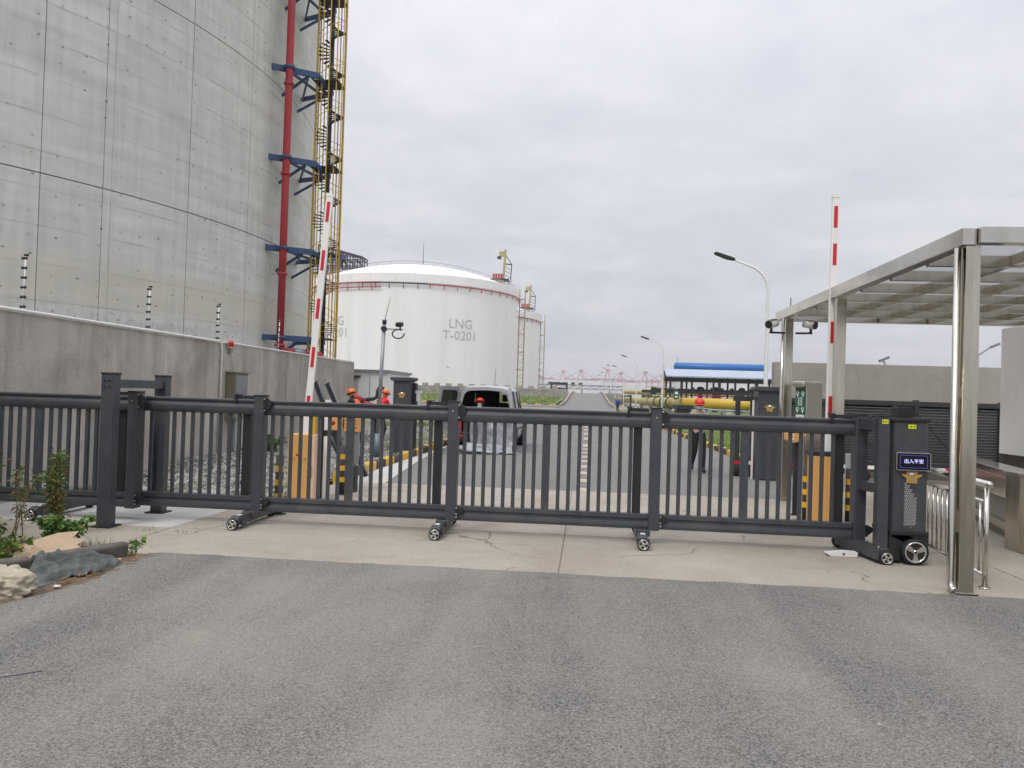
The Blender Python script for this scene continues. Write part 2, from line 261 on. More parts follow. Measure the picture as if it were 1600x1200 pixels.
M_YPIPE = mat('pipe_yellow', '#c9a53a', 0.5, 0, 0.1, 0.6, dirt='#a58a3c', dscale=0.3, damt=0.4)
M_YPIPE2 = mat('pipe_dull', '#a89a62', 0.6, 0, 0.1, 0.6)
M_BPIPE = mat('pipe_blue', '#2266ad', 0.45, 0, 0.06, 0.5)
M_ROOFM = mat('roof_sheet', '#a9b3c2', 0.4, 0.3, 0.08, 0.5)
M_SILVER = mat('van_silver', '#b9bbbe', 0.22, 0.6, 0.02, 1.0)
M_VGLASS = mat_glass('van_glass', '#14171b', 0.03, 0.95)
M_VGLASSC = mat_glass('windscreen_glass', '#5a6a62', 0.03, 0.3)
M_PANE = mat_glass('canopy_glass', '#d9dadb', 0.45, 1.0); M_PANE.node_tree.nodes['Principled BSDF'].inputs['Transmission Weight'].default_value = 0.92; M_PANE.node_tree.nodes['Principled BSDF'].inputs['IOR'].default_value = 1.05
M_FILM = mat('plastic_film', '#aeb2b8', 0.22, 0, 0.15, 6, bump=0.5, bscale=9); M_FILM.node_tree.nodes['Principled BSDF'].inputs['Alpha'].default_value = 0.72
M_SKIN = mat('skin', '#a8785c', 0.6, 0, 0.08, 20)
M_BEIGE = mat('work_shirt', '#a58f80', 0.85, 0, 0.15, 14, bump=0.3, bscale=40)
M_NAVY = mat('dark_trousers', '#1e1f24', 0.85, 0, 0.2, 14, bump=0.3, bscale=40)
M_BLUEJ = mat('blue_jacket', '#213a8f', 0.8, 0, 0.15, 14)
M_HELMET = mat('helmet_red', '#d23a26', 0.35, 0, 0.05, 20)
M_HELMO = mat('helmet_orange', '#e06f22', 0.35, 0, 0.05, 20)
M_VEST = mat('hivis_red', '#d8232a', 0.75, 0, 0.1, 20)
M_VESTO = mat('hivis_orange', '#e8622a', 0.75, 0, 0.1, 20)
M_GREYC = mat('grey_overall', '#8c8e93', 0.8, 0, 0.12, 10)
M_MASK = mat('mask_paper', '#c8dbe0', 0.8, 0, 0.04, 20)
M_SHOE = mat('shoe_black', '#1b1a19', 0.6, 0, 0.2, 20)
M_HAIR = mat('hair_black', '#161413', 0.6, 0, 0.2, 40)
M_SCREEN = mat('screen_glass', '#05050c', 0.12, 0, 0.1, 5)
M_LED = mat('led_text', '#b9b4ff', 0.5, 0, 0.0, 5, emit=1.1)
M_LEDB = mat('led_border', '#5b4bb8', 0.5, 0, 0.0, 5, emit=0.3)
M_TAG = mat('warning_tag', '#d9dd22', 0.5, 0, 0.05, 30)
M_PRINT = mat('white_print', '#e8e8e6', 0.5, 0, 0.02, 30)
M_INK = mat('dark_ink', '#3a2a1e', 0.6, 0, 0.02, 30)
M_OGREEN = mat('cabinet_olive', '#7a7762', 0.5, 0.2, 0.1, 6)
M_GREEN = mat('sign_green', '#1f5b41', 0.4, 0, 0.05, 10)
M_ROCK = mat('pale_rock', '#b5ac98', 0.95, 0, 0.25, 9, bump=1.0, bscale=22, dirt='#7c7362', dscale=5, damt=0.5)
M_CLOTH = mat('wet_cloth', '#5a5e5c', 0.85, 0, 0.25, 7, bump=0.5, bscale=30)
M_CARD = mat('cardboard', '#a8937a', 0.85, 0, 0.12, 8, dirt='#8f7554', dscale=4, damt=0.4)
M_TERRA = mat('broken_tile', '#96644a', 0.85, 0, 0.15, 12)
M_YBAG = mat('yellow_bag', '#dba51e', 0.4, 0, 0.1, 12, bump=0.5, bscale=30)
M_TWIG = mat('dry_twig', '#8a6f4f', 0.9, 0, 0.25, 20)
M_STEM = mat('weed_stem', '#766a50', 0.9, 0, 0.25, 20)
M_LEAF = mat_random('weed_leaves', ['#33512a', '#4b6b30', '#61803a', '#3d5c2e', '#7a8a45'])
M_LEAFD = mat_random('dry_leaves', ['#6a5a3e', '#7d7048', '#86683f', '#5f6a38', '#93805a'])
M_MARK = mat('road_paint', '#b8ab97', 0.85, 0, 0.2, 8, dirt='#7a766e', dscale=5, damt=0.6)
M_GREYBOX = mat('pale_machine', '#b9bab8', 0.5, 0, 0.06, 6)
M_VOID = mat('interior_shade', '#17181a', 0.8, 0, 0.2, 6)  # near-black colour that paints the shade inside the van

# ------------------------------------------------------------------ mesh helpers
class MB:
    def __init__(s): s.v = []; s.f = []; s.sm = []; s.mi = []
    def add(s, vs, fs, smooth=False, mi=0):
        o = len(s.v); s.v += [tuple(p) for p in vs]; s.f += [tuple(i + o for i in f) for f in fs]
        s.sm += [smooth] * len(fs); s.mi += [mi] * len(fs); return s
    def bx(s, x0, x1, y0, y1, z0, z1, mi=0):
        return s.add([(x0, y0, z0), (x1, y0, z0), (x1, y1, z0), (x0, y1, z0), (x0, y0, z1), (x1, y0, z1), (x1, y1, z1), (x0, y1, z1)],
                     [(0, 3, 2, 1), (4, 5, 6, 7), (0, 1, 5, 4), (1, 2, 6, 5), (2, 3, 7, 6), (3, 0, 4, 7)], mi=mi)
    def bar(s, p0, p1, w, h, up=(0, 0, 1), mi=0):
        """rectangular bar from p0 to p1"""
        p0, p1 = Vector(p0), Vector(p1); d = (p1 - p0).normalized(); u = Vector(up)
        if abs(d.dot(u)) > 0.98: u = Vector((0, 1, 0))
        a = d.cross(u).normalized() * w / 2; b = a.cross(d).normalized() * h / 2
        vs = [p + i * a + j * b for p in (p0, p1) for i, j in ((-1, -1), (1, -1), (1, 1), (-1, 1))]
        return s.add(vs, [(0, 1, 2, 3), (7, 6, 5, 4), (0, 4, 5, 1), (1, 5, 6, 2), (2, 6, 7, 3), (3, 7, 4, 0)], mi=mi)
    def cyl(s, p0, p1, r0, r1=None, n=12, caps=True, mi=0, smooth=True):
        r1 = r0 if r1 is None else r1
        return s.tube([p0, p1], [r0, r1], n, caps, mi, smooth)
    def tube(s, path, r, n=8, caps=True, mi=0, smooth=True):
        path = [Vector(p) for p in path]; rs = r if isinstance(r, (list, tuple)) else [r] * len(path)
        t0 = (path[1] - path[0]).normalized(); u = Vector((0, 0, 1)) if abs(t0.z) < 0.95 else Vector((0, 1, 0))
        vs = []; a = t0.cross(u).normalized()
        for i, p in enumerate(path):
            t = (path[min(i + 1, len(path) - 1)] - path[max(i - 1, 0)]).normalized()
            a = (a - t * a.dot(t)).normalized(); b = t.cross(a)
            for k in range(n):
                q = 2 * pi * k / n; vs.append(p + (a * cos(q) + b * sin(q)) * rs[i])
        fs = [(i * n + k, i * n + (k + 1) % n, (i + 1) * n + (k + 1) % n, (i + 1) * n + k) for i in range(len(path) - 1) for k in range(n)]
        s.add(vs, fs, smooth, mi)
        if caps:
            o = len(s.v) - len(vs)
            s.f.append(tuple(o + k for k in reversed(range(n)))); s.f.append(tuple(o + (len(path) - 1) * n + k for k in range(n)))
            s.sm += [False, False]; s.mi += [mi, mi]
        return s
    def prism(s, poly, axis, a, b, mi=0, smooth=False):
        """extrude a 2-D polygon along axis 0/1/2 from a to b"""
        def p3(p, t):
            return (t, p[0], p[1]) if axis == 0 else ((p[0], t, p[1]) if axis == 1 else (p[0], p[1], t))
        n = len(poly); vs = [p3(p, a) for p in poly] + [p3(p, b) for p in poly]
        fs = [tuple(range(n)), tuple(reversed(range(n, 2 * n)))]
        s.add(vs, fs, False, mi)
        o = len(s.v) - 2 * n
        for k in range(n): s.f.append((o + k, o + n + k, o + n + (k + 1) % n, o + (k + 1) % n)); s.sm.append(smooth); s.mi.append(mi)
        return s
    def lathe(s, prof, c=(0, 0, 0), n=16, axis=2, mi=0, smooth=True):
        """profile [(r, t)] turned about an axis through c"""
        vs = []
        for r, t in prof:
            for k in range(n):
                q = 2 * pi * k / n; x, y = r * cos(q), r * sin(q)
                p = (x, y, t) if axis == 2 else ((x, t, y) if axis == 1 else (t, x, y))
                vs.append((p[0] + c[0], p[1] + c[1], p[2] + c[2]))
        fs = [(i * n + k, i * n + (k + 1) % n, (i + 1) * n + (k + 1) % n, (i + 1) * n + k) for i in range(len(prof) - 1) for k in range(n)]
        return s.add(vs, fs, smooth, mi)
    def build(s, name, mats, parent=None, loc=None, bevel=0.0, fixn=True):
        me = bpy.data.meshes.new(name); me.from_pydata(s.v, [], s.f)
        for m in (mats if isinstance(mats, (list, tuple)) else [mats]): me.materials.append(m)
        me.polygons.foreach_set('use_smooth', s.sm); me.polygons.foreach_set('material_index', s.mi)
        if fixn:
            bm = bmesh.new(); bm.from_mesh(me); bmesh.ops.recalc_face_normals(bm, faces=bm.faces); bm.to_mesh(me); bm.free()
        me.update()
        return link(name, me, parent, loc, bevel)
def link(name, me, parent=None, loc=None, bevel=0.0):
    o = bpy.data.objects.new(name, me); COL.objects.link(o)
    if parent is not None: o.parent = parent
    if loc is not None: o.location = loc
    if bevel:
        b = o.modifiers.new('bevel', 'BEVEL'); b.width = bevel; b.segments = 2; b.limit_method = 'ANGLE'; b.angle_limit = R(40)
    return o
def again(o, parent=None, loc=None, rot=None):
    c = o.copy(); COL.objects.link(c); c.parent = parent
    if loc is not None: c.location = loc
    if rot is not None: c.rotation_euler = rot
    return c
def tag(o, label, cat, group=None, kind=None):
    o['label'] = label; o['category'] = cat
    if group: o['group'] = group
    if kind: o['kind'] = kind
    return o
def thing(name, label, cat, loc=(0, 0, 0), rz=0.0, group=None):
    o = bpy.data.objects.new(name, None); COL.objects.link(o); o.location = loc; o.rotation_euler = (0, 0, rz); o.empty_display_size = 0.2
    return tag(o, label, cat, group)
def copy_tree(o, parent=None):
    c = o.copy(); COL.objects.link(c); c.parent = parent
    for ch in list(o.children): copy_tree(ch, c)
    return c
def struct(o, label=None, cat=None):
    o['kind'] = 'structure'
    if label: o['label'] = label
    if cat: o['category'] = cat
    return o
def text_mesh(s, size, extr=0.0, res=3, align='CENTER'):
    cu = bpy.data.curves.new('txt', 'FONT'); cu.body = s; cu.size = size; cu.align_x = align; cu.align_y = 'CENTER'; cu.extrude = extr; cu.resolution_u = res
    o = bpy.data.objects.new('txt', cu); COL.objects.link(o)
    dg = bpy.context.evaluated_depsgraph_get(); me = bpy.data.meshes.new_from_object(o.evaluated_get(dg))
    bpy.data.objects.remove(o); bpy.data.curves.remove(cu)
    return me
def text(s, size, m, parent, loc, rot, extr=0.0, name='lettering'):
    me = text_mesh(s, size, extr); me.materials.clear(); me.materials.append(m)
    o = link(name, me, parent, loc); o.rotation_euler = rot; return o
def sheet(name, poly, z, m):
    me = bpy.data.meshes.new(name); me.from_pydata([(x, y, z) for x, y in poly], [], [tuple(range(len(poly)))]); me.materials.append(m)
    bm = bmesh.new(); bm.from_mesh(me); bmesh.ops.triangulate(bm, faces=bm.faces); bmesh.ops.recalc_face_normals(bm, faces=bm.faces)
    if sum(f.normal.z for f in bm.faces) < 0: bmesh.ops.reverse_faces(bm, faces=bm.faces)
    bm.to_mesh(me); bm.free()
    return link(name, me)

# ------------------------------------------------------------------ ground, roads, kerbs
struct(sheet('ground', [(-4000, -60), (4000, -60), (4000, 6000), (-4000, 6000)], -0.09, M_GROUND), 'flat grey yard ground reaching to the horizon', 'ground')
# near asphalt: ragged edge where it laps on to the concrete, bite of soil at the left
edge = []
x = 14.0
while x > -4.2:
    edge.append((x, 7.36 - 0.012 * x * 0.4 + random.uniform(-0.022, 0.022))); x -= 0.13
edge += [(-4.24, 7.22), (-4.2, 7.0), (-4.16, 6.8), (-4.11, 6.55), (-4.05, 6.3), (-4.05, 6.05), (-4.09, 5.85), (-4.17, 5.6), (-4.22, 5.35), (-4.4, 5.0), (-4.8, 4.4), (-5.6, 3.8), (-14, 3.2)]
struct(sheet('asphalt_road', [(-14, -14), (14, -14)] + edge, 0.012, M_ASPH), 'dusty grey asphalt road in front of the gate', 'road')
struct(sheet('soil_verge', [(-14, 2.8), (-3.6, 2.8), (-3.9, 7.3), (-14, 7.6)], 0.002, M_SOIL), 'bare soil verge with litter beside the asphalt', 'soil')
inner = [(-4.42, 13.9), (4.42, 13.9), (4.42, 124), (40, 124.5), (40, 131), (4.42, 131.5), (4.42, 140), (-4.42, 140), (-4.42, 165), (-160, 165), (-160, 135), (-5.2, 135), (-4.42, 130)]
struct(sheet('inner_road', [(-4.42, 13.9), (4.42, 13.9), (4.42, 140.3), (-4.42, 140.3)], -0.012, M_ASPH2), 'grey asphalt road running straight away behind the gate', 'road')
struct(sheet('cross_road', [(-160, 132), (-4.425, 132), (-4.425, 166), (-160, 166)], -0.016, M_ASPH2), 'far asphalt road crossing in front of the grass bank', 'road')
struct(sheet('right_pavement', [(4.43, 13.9), (30, 13.9), (30, 23), (4.43, 22.6)], -0.03, M_CONC), 'concrete pavement under the louvred gate', 'pavement')
# concrete apron, slab by slab
ap = bpy.data.objects.new('concrete_apron', None); COL.objects.link(ap); struct(ap, 'pale concrete apron under the sliding gate, cast in slabs', 'apron')
xs = [-13.5, -9.2, -4.75, -0.22, 4.3, 8.8, 13.4]; ys = [7.05, 8.75, 9.49, 11.2, 14.0]
for j in range(4):
    for i in range(6):
        if i < 2 and j == 3: continue
        g_ = 0.005
        m = M_CONCW if (i < 2 and j in (1, 2)) else M_CONC
        x0 = xs[i]
        if j == 3 and i == 2: x0 = -4.4
        y1 = 10.85 if (j == 2 and i < 2) else ys[j + 1]
        b = MB(); b.bx(x0 + g_, xs[i + 1] - g_, ys[j] + g_, y1 - g_, -0.06, random.choice([0.0, 0.002, 0.004])); b.build('slab', m, ap, bevel=0.003)
struct(sheet('joint_bed', [(-13.4, 7.1), (13.3, 7.1), (13.3, 13.95), (-4.3, 13.95), (-4.3, 10.8), (-13.4, 10.8)], -0.012, mat('joint_filler', '#857e72', .95, 0, .2, 9)), 'dusty filler showing in the joints between apron slabs', 'joint')
# gutter strip by the left kerb
b = MB(); b.add([(-4.41, 14.01, -.004), (-3.6, 14.01, -.004), (-4.05, 19, -.004), (-4.41, 26, -.004)], [(0, 1, 2, 3)]); struct(b.build('gutter_strip', M_CONCW), 'pale cement gutter strip along the striped kerb', 'gutter')
# dashed centre line
for k in range(26):
    y = 13.99 + k * 1.62 if k < 8 else 27 + (k - 8) * 4.5
    b = MB(); h = 0.62 if k < 8 else 1.6
    b.add([(-0.1, y, 0), (0.1, y, 0), (0.1, y + h, 0), (-0.1, y + h, 0)], [(0, 1, 2, 3)]); o = b.build('road_marking', M_MARK, None, (0, 0, -0.0075)); struct(o, 'worn cream dash of the road centre line', 'road marking'); o['group'] = 'dashes of the centre line'
# kerbs of alternating yellow and black stones
def kerb_mesh(l, m, nm):
    b = MB(); b.prism([(-.09, -.08), (.09, -.08), (.09, .13), (.06, .16), (-.06, .16), (-.09, .13)], 1, 0.006, l - 0.006); return b.build(nm, m)
def kerb(name, label, p0, p1, l=0.75, first=0):
    e = bpy.data.objects.new(name, None); COL.objects.link(e); struct(e, label, 'kerb'); e.location = (p0[0], p0[1], 0)
    d = Vector((p1[0] - p0[0], p1[1] - p0[1])); n = int(d.length / l); rz = math.atan2(-d.x, d.y)
    protos = [kerb_mesh(l, M_YELK, 'kerb_stone'), kerb_mesh(l, M_BLKK, 'kerb_stone')]; used = [0, 0]
    for k in range(n):
        c = (k + first) % 2; o = protos[c] if not used[c] else again(protos[c]); used[c] = 1
        o.parent = e; q = d * (k / n); o.location = (q.x + random.uniform(-.008, .008), q.y, random.uniform(-.012, .006)); o.rotation_euler = (0, 0, rz + random.uniform(-.012, .012))
kerb('kerb', 'yellow and black striped kerb between the gravel bed and the road', (-4.52, 14.1), (-4.55, 26.1), 0.78)
kerb('kerb', 'yellow and black striped kerb edging the green lawn', (4.52, 22.2), (4.52, 121), 0.8, 1)
kerb('kerb', 'far yellow and black kerb at the foot of the grass bank', (-120, 166.3), (-6.5, 166.3), 1.5)
# ramp with parapet kerbs at the end of the road
b = MB(); pr = [(140.2, -.012), (165, 0.35), (200, 1.6), (230, 2.75), (250, 3.2), (300, 3.3), (420, 1.0)]
for i in range(len(pr) - 1):
    (ya, za), (yb, zb) = pr[i], pr[i + 1]; b.add([(-4.42, ya, za), (4.42, ya, za), (4.42, yb, zb), (-4.42, yb, zb)], [(0, 1, 2, 3)])
struct(b.build('road_ramp', M_ASPH2), 'asphalt road climbing on to the dyke', 'road')
for sx, lb in ((-1, 'concrete parapet on the tank side of the climbing road'), (1, 'concrete parapet on the pipeline side of the climbing road')):
    b = MB()
    for i in range(len(pr) - 2):
        (ya, za), (yb, zb) = pr[i], pr[i + 1]
        b.add([(sx * (4.5 + q), y, z + dz) for y, z in ((ya, za), (yb, zb)) for q, dz in ((0, -0.2 - z), (0, .55), (.35, .55), (.35, -0.2 - z))],
              [(0, 1, 5, 4), (1, 2, 6, 5), (2, 3, 7, 6), (0, 3, 2, 1), (4, 5, 6, 7)])
    tag(b.build('parapet', M_CONC), lb, 'parapet')
# gravel bed and lawn surfaces
struct(sheet('gravel_bed', [(-7.9, 10.86), (-4.62, 10.86), (-4.62, 26.2), (-4.62, 60), (-40, 60), (-40, 25.2), (-7.9, 25.2)], -0.02, M_GRAVG), 'bed of grey gravel between the wall and the kerb', 'gravel')
struct(sheet('lawn', [(4.62, 22.7), (60, 24), (60, 123), (4.62, 121)], 0.05, M_GRASS), 'green lawn beside the right kerb', 'lawn')
b = MB(); b.add([(-170, 166.4, .05), (-6.7, 166.4, .05), (-6.2, 215, 1.5), (-170, 215, 1.5)], [(0, 1, 2, 3)]); struct(b.build('grass_bank', M_GRASS), 'sloping grass bank below the far stone dyke', 'bank')

def stones(name, n, area, r0, r1, m, label, zf=lambda x, y: 0):
    """loose stones: jittered octahedra with a flattened base, one joined mesh"""
    base = [(1, 0, 0), (0, 1, 0), (-1, 0, 0), (0, -1, 0), (.5, .5, .75), (-.5, .45, .8), (-.45, -.5, .7), (.5, -.5, .72)]
    fs = [(0, 1, 4), (1, 5, 4), (1, 2, 5), (2, 6, 5), (2, 3, 6), (3, 7, 6), (3, 0, 7), (0, 4, 7), (4, 5, 6, 7)]
    b = MB()
    for i in range(n):
        x, y = area(); s = random.uniform(r0, r1) * (1.5 if random.random() < .06 else 1); a = random.uniform(0, 6.28); z = zf(x, y) + random.uniform(-.03, .012)
        t = random.uniform(-.5, .5); vs = []
        for p in base:
            q = [p[0] * random.uniform(.65, 1.2), p[1] * random.uniform(.55, 1.1), p[2] * random.uniform(.6, 1.25)]
            zz = q[2] + t * q[0] * .6
            vs.append((x + s * (q[0] * cos(a) - q[1] * sin(a)), y + s * (q[0] * sin(a) + q[1] * cos(a)), z + s * zz))
        b.add(vs, fs)
    o = b.build(name, m, fixn=False); o['kind'] = 'stuff'; o['label'] = label; o['category'] = 'gravel'; return o
def ga():
    if random.random() < .62: return random.uniform(-7.62, -4.68), 10.9 + 9 * random.random() ** 1.15
    return random.uniform(-9.5 if random.random() < .2 else -7.6, -4.7), random.uniform(17, 36)
def heap(x, y): return 0.22 * max(0, min(1, (-x - 5.6) / 1.9)) * max(0, min(1, (y - 11.0) / 3.5)) if y < 25.5 else 0
stones('gravel', 15000, ga, 0.028, 0.06, M_GRAVEL, 'loose grey crushed stones piled along the concrete wall', heap)
b = MB()   # heap surface under the stones
gx = [-7.75 + i * 0.26 for i in range(13)]; gy = [10.88 + j * 0.6 for j in range(25)]
vs = [(x, y, heap(x, y) - 0.015) for y in gy for x in gx]
b.add(vs, [(j * 13 + i, j * 13 + i + 1, (j + 1) * 13 + i + 1, (j + 1) * 13 + i) for j in range(24) for i in range(12)], True)
struct(b.build('gravel_heap', M_GRAVG), 'low heaped gravel base against the wall', 'gravel')

def blades(name, n, area, h0, h1, wd, m, label, cat='grass', zf=lambda x, y: 0.05):
    b = MB()
    for i in range(n):
        x, y = area(); a = random.uniform(0, 6.28); h = random.uniform(h0, h1); dx, dy = cos(a) * wd, sin(a) * wd; lx, ly = random.uniform(-.5, .5) * h, random.uniform(-.5, .5) * h; z = zf(x, y) - 0.01
        b.add([(x - dx, y - dy, z), (x + dx, y + dy, z), (x + lx, y + ly, z + h)], [(0, 1, 2)])
    o = b.build(name, m, fixn=False); o['kind'] = 'stuff'; o['label'] = label; o['category'] = cat; return o
def la(): 
    y = 22.8 + 95 * random.random() ** 2.2
    return 4.64 + random.random() * min(3 + y * .16, 22), y
blades('grass', 26000, la, 0.05, 0.13, 0.016, M_BLADE, 'short mown grass of the lawn beside the right kerb')
def ba(): return random.uniform(-120, -7), random.uniform(166.6, 214)
blades('grass', 9000, ba, 0.15, 0.5, 0.12, M_BLADE, 'rough grass growing on the far bank', zf=lambda x, y: 0.05 + (y - 166.4) / 48.6 * 1.45)
def ya():
    x, y = random.gauss(-6.5, 2.5), random.uniform(24, 58); k = random.choice([(-7.0, 27), (-5.6, 33), (-9, 40), (-6.2, 24.2), (-12, 50)])
    return k[0] + random.gauss(0, .9), k[1] + random.gauss(0, 1.6)
blades('weeds', 5000, ya, 0.05, 0.16, 0.02, M_BLADE, 'patches of low weeds growing through the gravel yard', 'weeds', lambda x, y: -0.01)

# ------------------------------------------------------------------ concrete tank
TX, TY, TR = -65.77, 58.03, 42.0
def pol(a, r, z, cx=TX, cy=TY): a = R(a); return (cx + r * cos(a), cy + r * sin(a), z)
tank = thing('concrete_tank', 'huge round bare concrete tank with red riser pipe behind the wall', 'tank', (TX, TY, 0))
b = MB(); b.lathe([(TR - .14, -.1), (TR - .14, 46)], n=180); b.build('inner_shell', M_DKSTEEL, tank)
def tank_panel(a0, a1, z0, z1, proud=0.0):
    n = max(1, int((a1 - a0) / 1.4)); me = bpy.data.meshes.new('wall_panel'); vs = []; fs = []; uvs = []
    for k in range(n + 1):
        a = R(a0 + (a1 - a0) * k / n)
        for z in (z0, z1):
            for r in (TR + proud, TR - .16): vs.append((r * cos(a), r * sin(a), z)); uvs.append((R(a0 + (a1 - a0) * k / n) * TR, z))
    for k in range(n):
        o = 4 * k; fs += [(o, o + 4, o + 6, o + 2), (o + 2, o + 6, o + 7, o + 3), (o, o + 1, o + 5, o + 4)]
    fs += [(0, 2, 3, 1), (4 * n, 4 * n + 1, 4 * n + 3, 4 * n + 2)]
    me.from_pydata(vs, [], fs); me.materials.append(M_TANK); ul = me.uv_layers.new(name='UVMap')
    for p in me.polygons:
        p.use_smooth = False
        for li, vi in zip(p.loop_indices, p.vertices): ul.data[li].uv = uvs[vi]
    return link('wall_panel', me, tank)
aj = [-70, -61, -52.4, -44.2, -36.1, -28.03, -23.4, -22.75, -15.25, -14.65, -6.9, 1.6, 9.9, 18.2, 26.6, 35, 43]
zj = [-.1, 12.5, 24.4, 36.3, 46]
for j in range(4):
    for i in range(len(aj) - 1):
        ga_ = 0.035 if aj[i] in (-22.75, -14.65) or aj[i + 1] in (-22.75, -14.65) else 0.05
        rib = aj[i] in (-23.4, -15.25)
        tank_panel(aj[i] + (0.018 if rib else .03), aj[i + 1] - (0.018 if rib else .03), zj[j] + .03, zj[j + 1] - .03, 0.03 if rib else 0.0)
b = MB(); b.lathe([(TR - .2, 45.9), (TR * .7, 51), (TR * .35, 54.5), (0.01, 56)], n=90); b.build('dome', M_CONCW, tank)
def TL(x, y, z): return (x - TX, y - TY, z)
b = MB(); PX, PY = -22.62, 55.98
b.tube([TL(PX, PY, z) for z in (5.0, 16, 30, 44)], 0.27, 14)
for z in (4.75, 10.0, 17.4, 24.1, 30.9, 37.5): b.lathe([(.27, z), (.37, z), (.37, z + .18), (.27, z + .18)], TL(PX, PY, 0), 14)
b.build('riser_pipe', M_PIPE_RED, tank)
b = MB(); b.tube([TL(PX, PY, 5.1), TL(PX + .1, PY + .15, 4.6), TL(PX + .5, PY + .6, 4.45), TL(PX + 1.0, PY + 1.1, 4.4)], 0.2, 12); b.build('branch_pipe', M_PIPE_RED, tank)
b = MB(); b.cyl(TL(PX + .75, PY + .85, 4.42), TL(PX + 1.35, PY + 1.4, 4.38), .27, n=12); b.build('valve', M_GALV, tank)
b = MB(); b.tube([TL(PX + 1.3, PY + 1.35, 4.38), TL(PX + 2.3, PY + 2.2, 4.3), TL(PX + 2.5, PY + 2.4, 4.0), TL(PX + 2.5, PY + 2.4, 0)], 0.22, 12); b.build('feed_pipe', M_PIPE_RED, tank)
BZ = (5.4, 12.0, 18.7, 25.4, 32.0, 38.7)
for z in BZ:      # blue brackets: a pair of cantilever beams with bracing, pipe clamp and foot plates
    b = MB(); A0, A1, B0, B1 = TL(-23.9, 55.68, z), TL(-20.95, 57.55, z), TL(-24.1, 62.3, z), TL(-21.0, 61.0, z)
    b.bar(A0, A1, .22, .42); b.bar(B0, B1, .2, .32); b.bar(A1, B1, .2, .3); b.bar(TL(-22.9, 56.3, z - .02), TL(-22.0, 61.4, z - .02), .16, .16); b.bar(TL(-21.6, 57.2, z - .04), TL(-23.9, 62.1, z - .04), .14, .14)
    b.bar(TL(-21.6, 57.15, z - .2), TL(-23.85, 57.6, z - 1.5), .16, .16); b.bar(TL(-21.7, 61.2, z - .15), TL(-23.95, 61.0, z - 1.5), .16, .16)
    b.lathe([(.28, z - .1), (.42, z - .1), (.42, z + .12), (.28, z + .12)], TL(PX, PY, 0), 12); b.bar(TL(PX, PY, z), TL(PX - .1, PY + .5, z), .5, .14)
    b.build('pipe_bracket', M_BLUE, tank)
# spiral stair tower
st = thing('stair_tower', 'yellow caged spiral stair tower against the bare concrete tank', 'stair', (-20.75, 59.75, 0))
b = MB(); b.cyl((0, 0, 0), (0, 0, 46), .17, n=10); b.build('core_column', M_DKSTEEL, st)
for k in range(12):
    a = 2 * pi * k / 12 + .2; b = MB(); b.bar((1.1 * cos(a), 1.1 * sin(a), 0), (1.1 * cos(a), 1.1 * sin(a), 46), .075, .075); b.build('cage_post', M_YEL, st)
pitch = 3.33
stepm = None
for k in range(400):
    z = 0.2 + k * pitch / 18
    if z > 42: break
    a = 2 * pi * k / 18 + 1.1
    if stepm is None:
        b = MB(); b.prism([(.16, -.05), (1.05, -.12), (1.05, .12), (.16, .05)], 2, -.05, .0); stepm = b.build('step', M_DKSTEEL, st); o = stepm
    else: o = again(stepm, st)
    o.location = (0, 0, z); o.rotation_euler = (0, 0, a)
for dz, rd in ((.5, .018), (1.0, .026)):
    b = MB(); b.tube([(1.07 * cos(t * pi / 9 + 1.1), 1.07 * sin(t * pi / 9 + 1.1), .2 + t * pitch / 18 + dz) for t in range(0, 228)], rd, 5); b.build('hand_rail', M_YEL, st)
for z in BZ:
    b = MB(); b.bx(-1.0, .9, -1.0, 1.0, z + .16, z + .22); b.bx(-.95, -.85, -2.2, 1.3, z + .0, z + .15); b.build('landing', M_DKSTEEL, st)

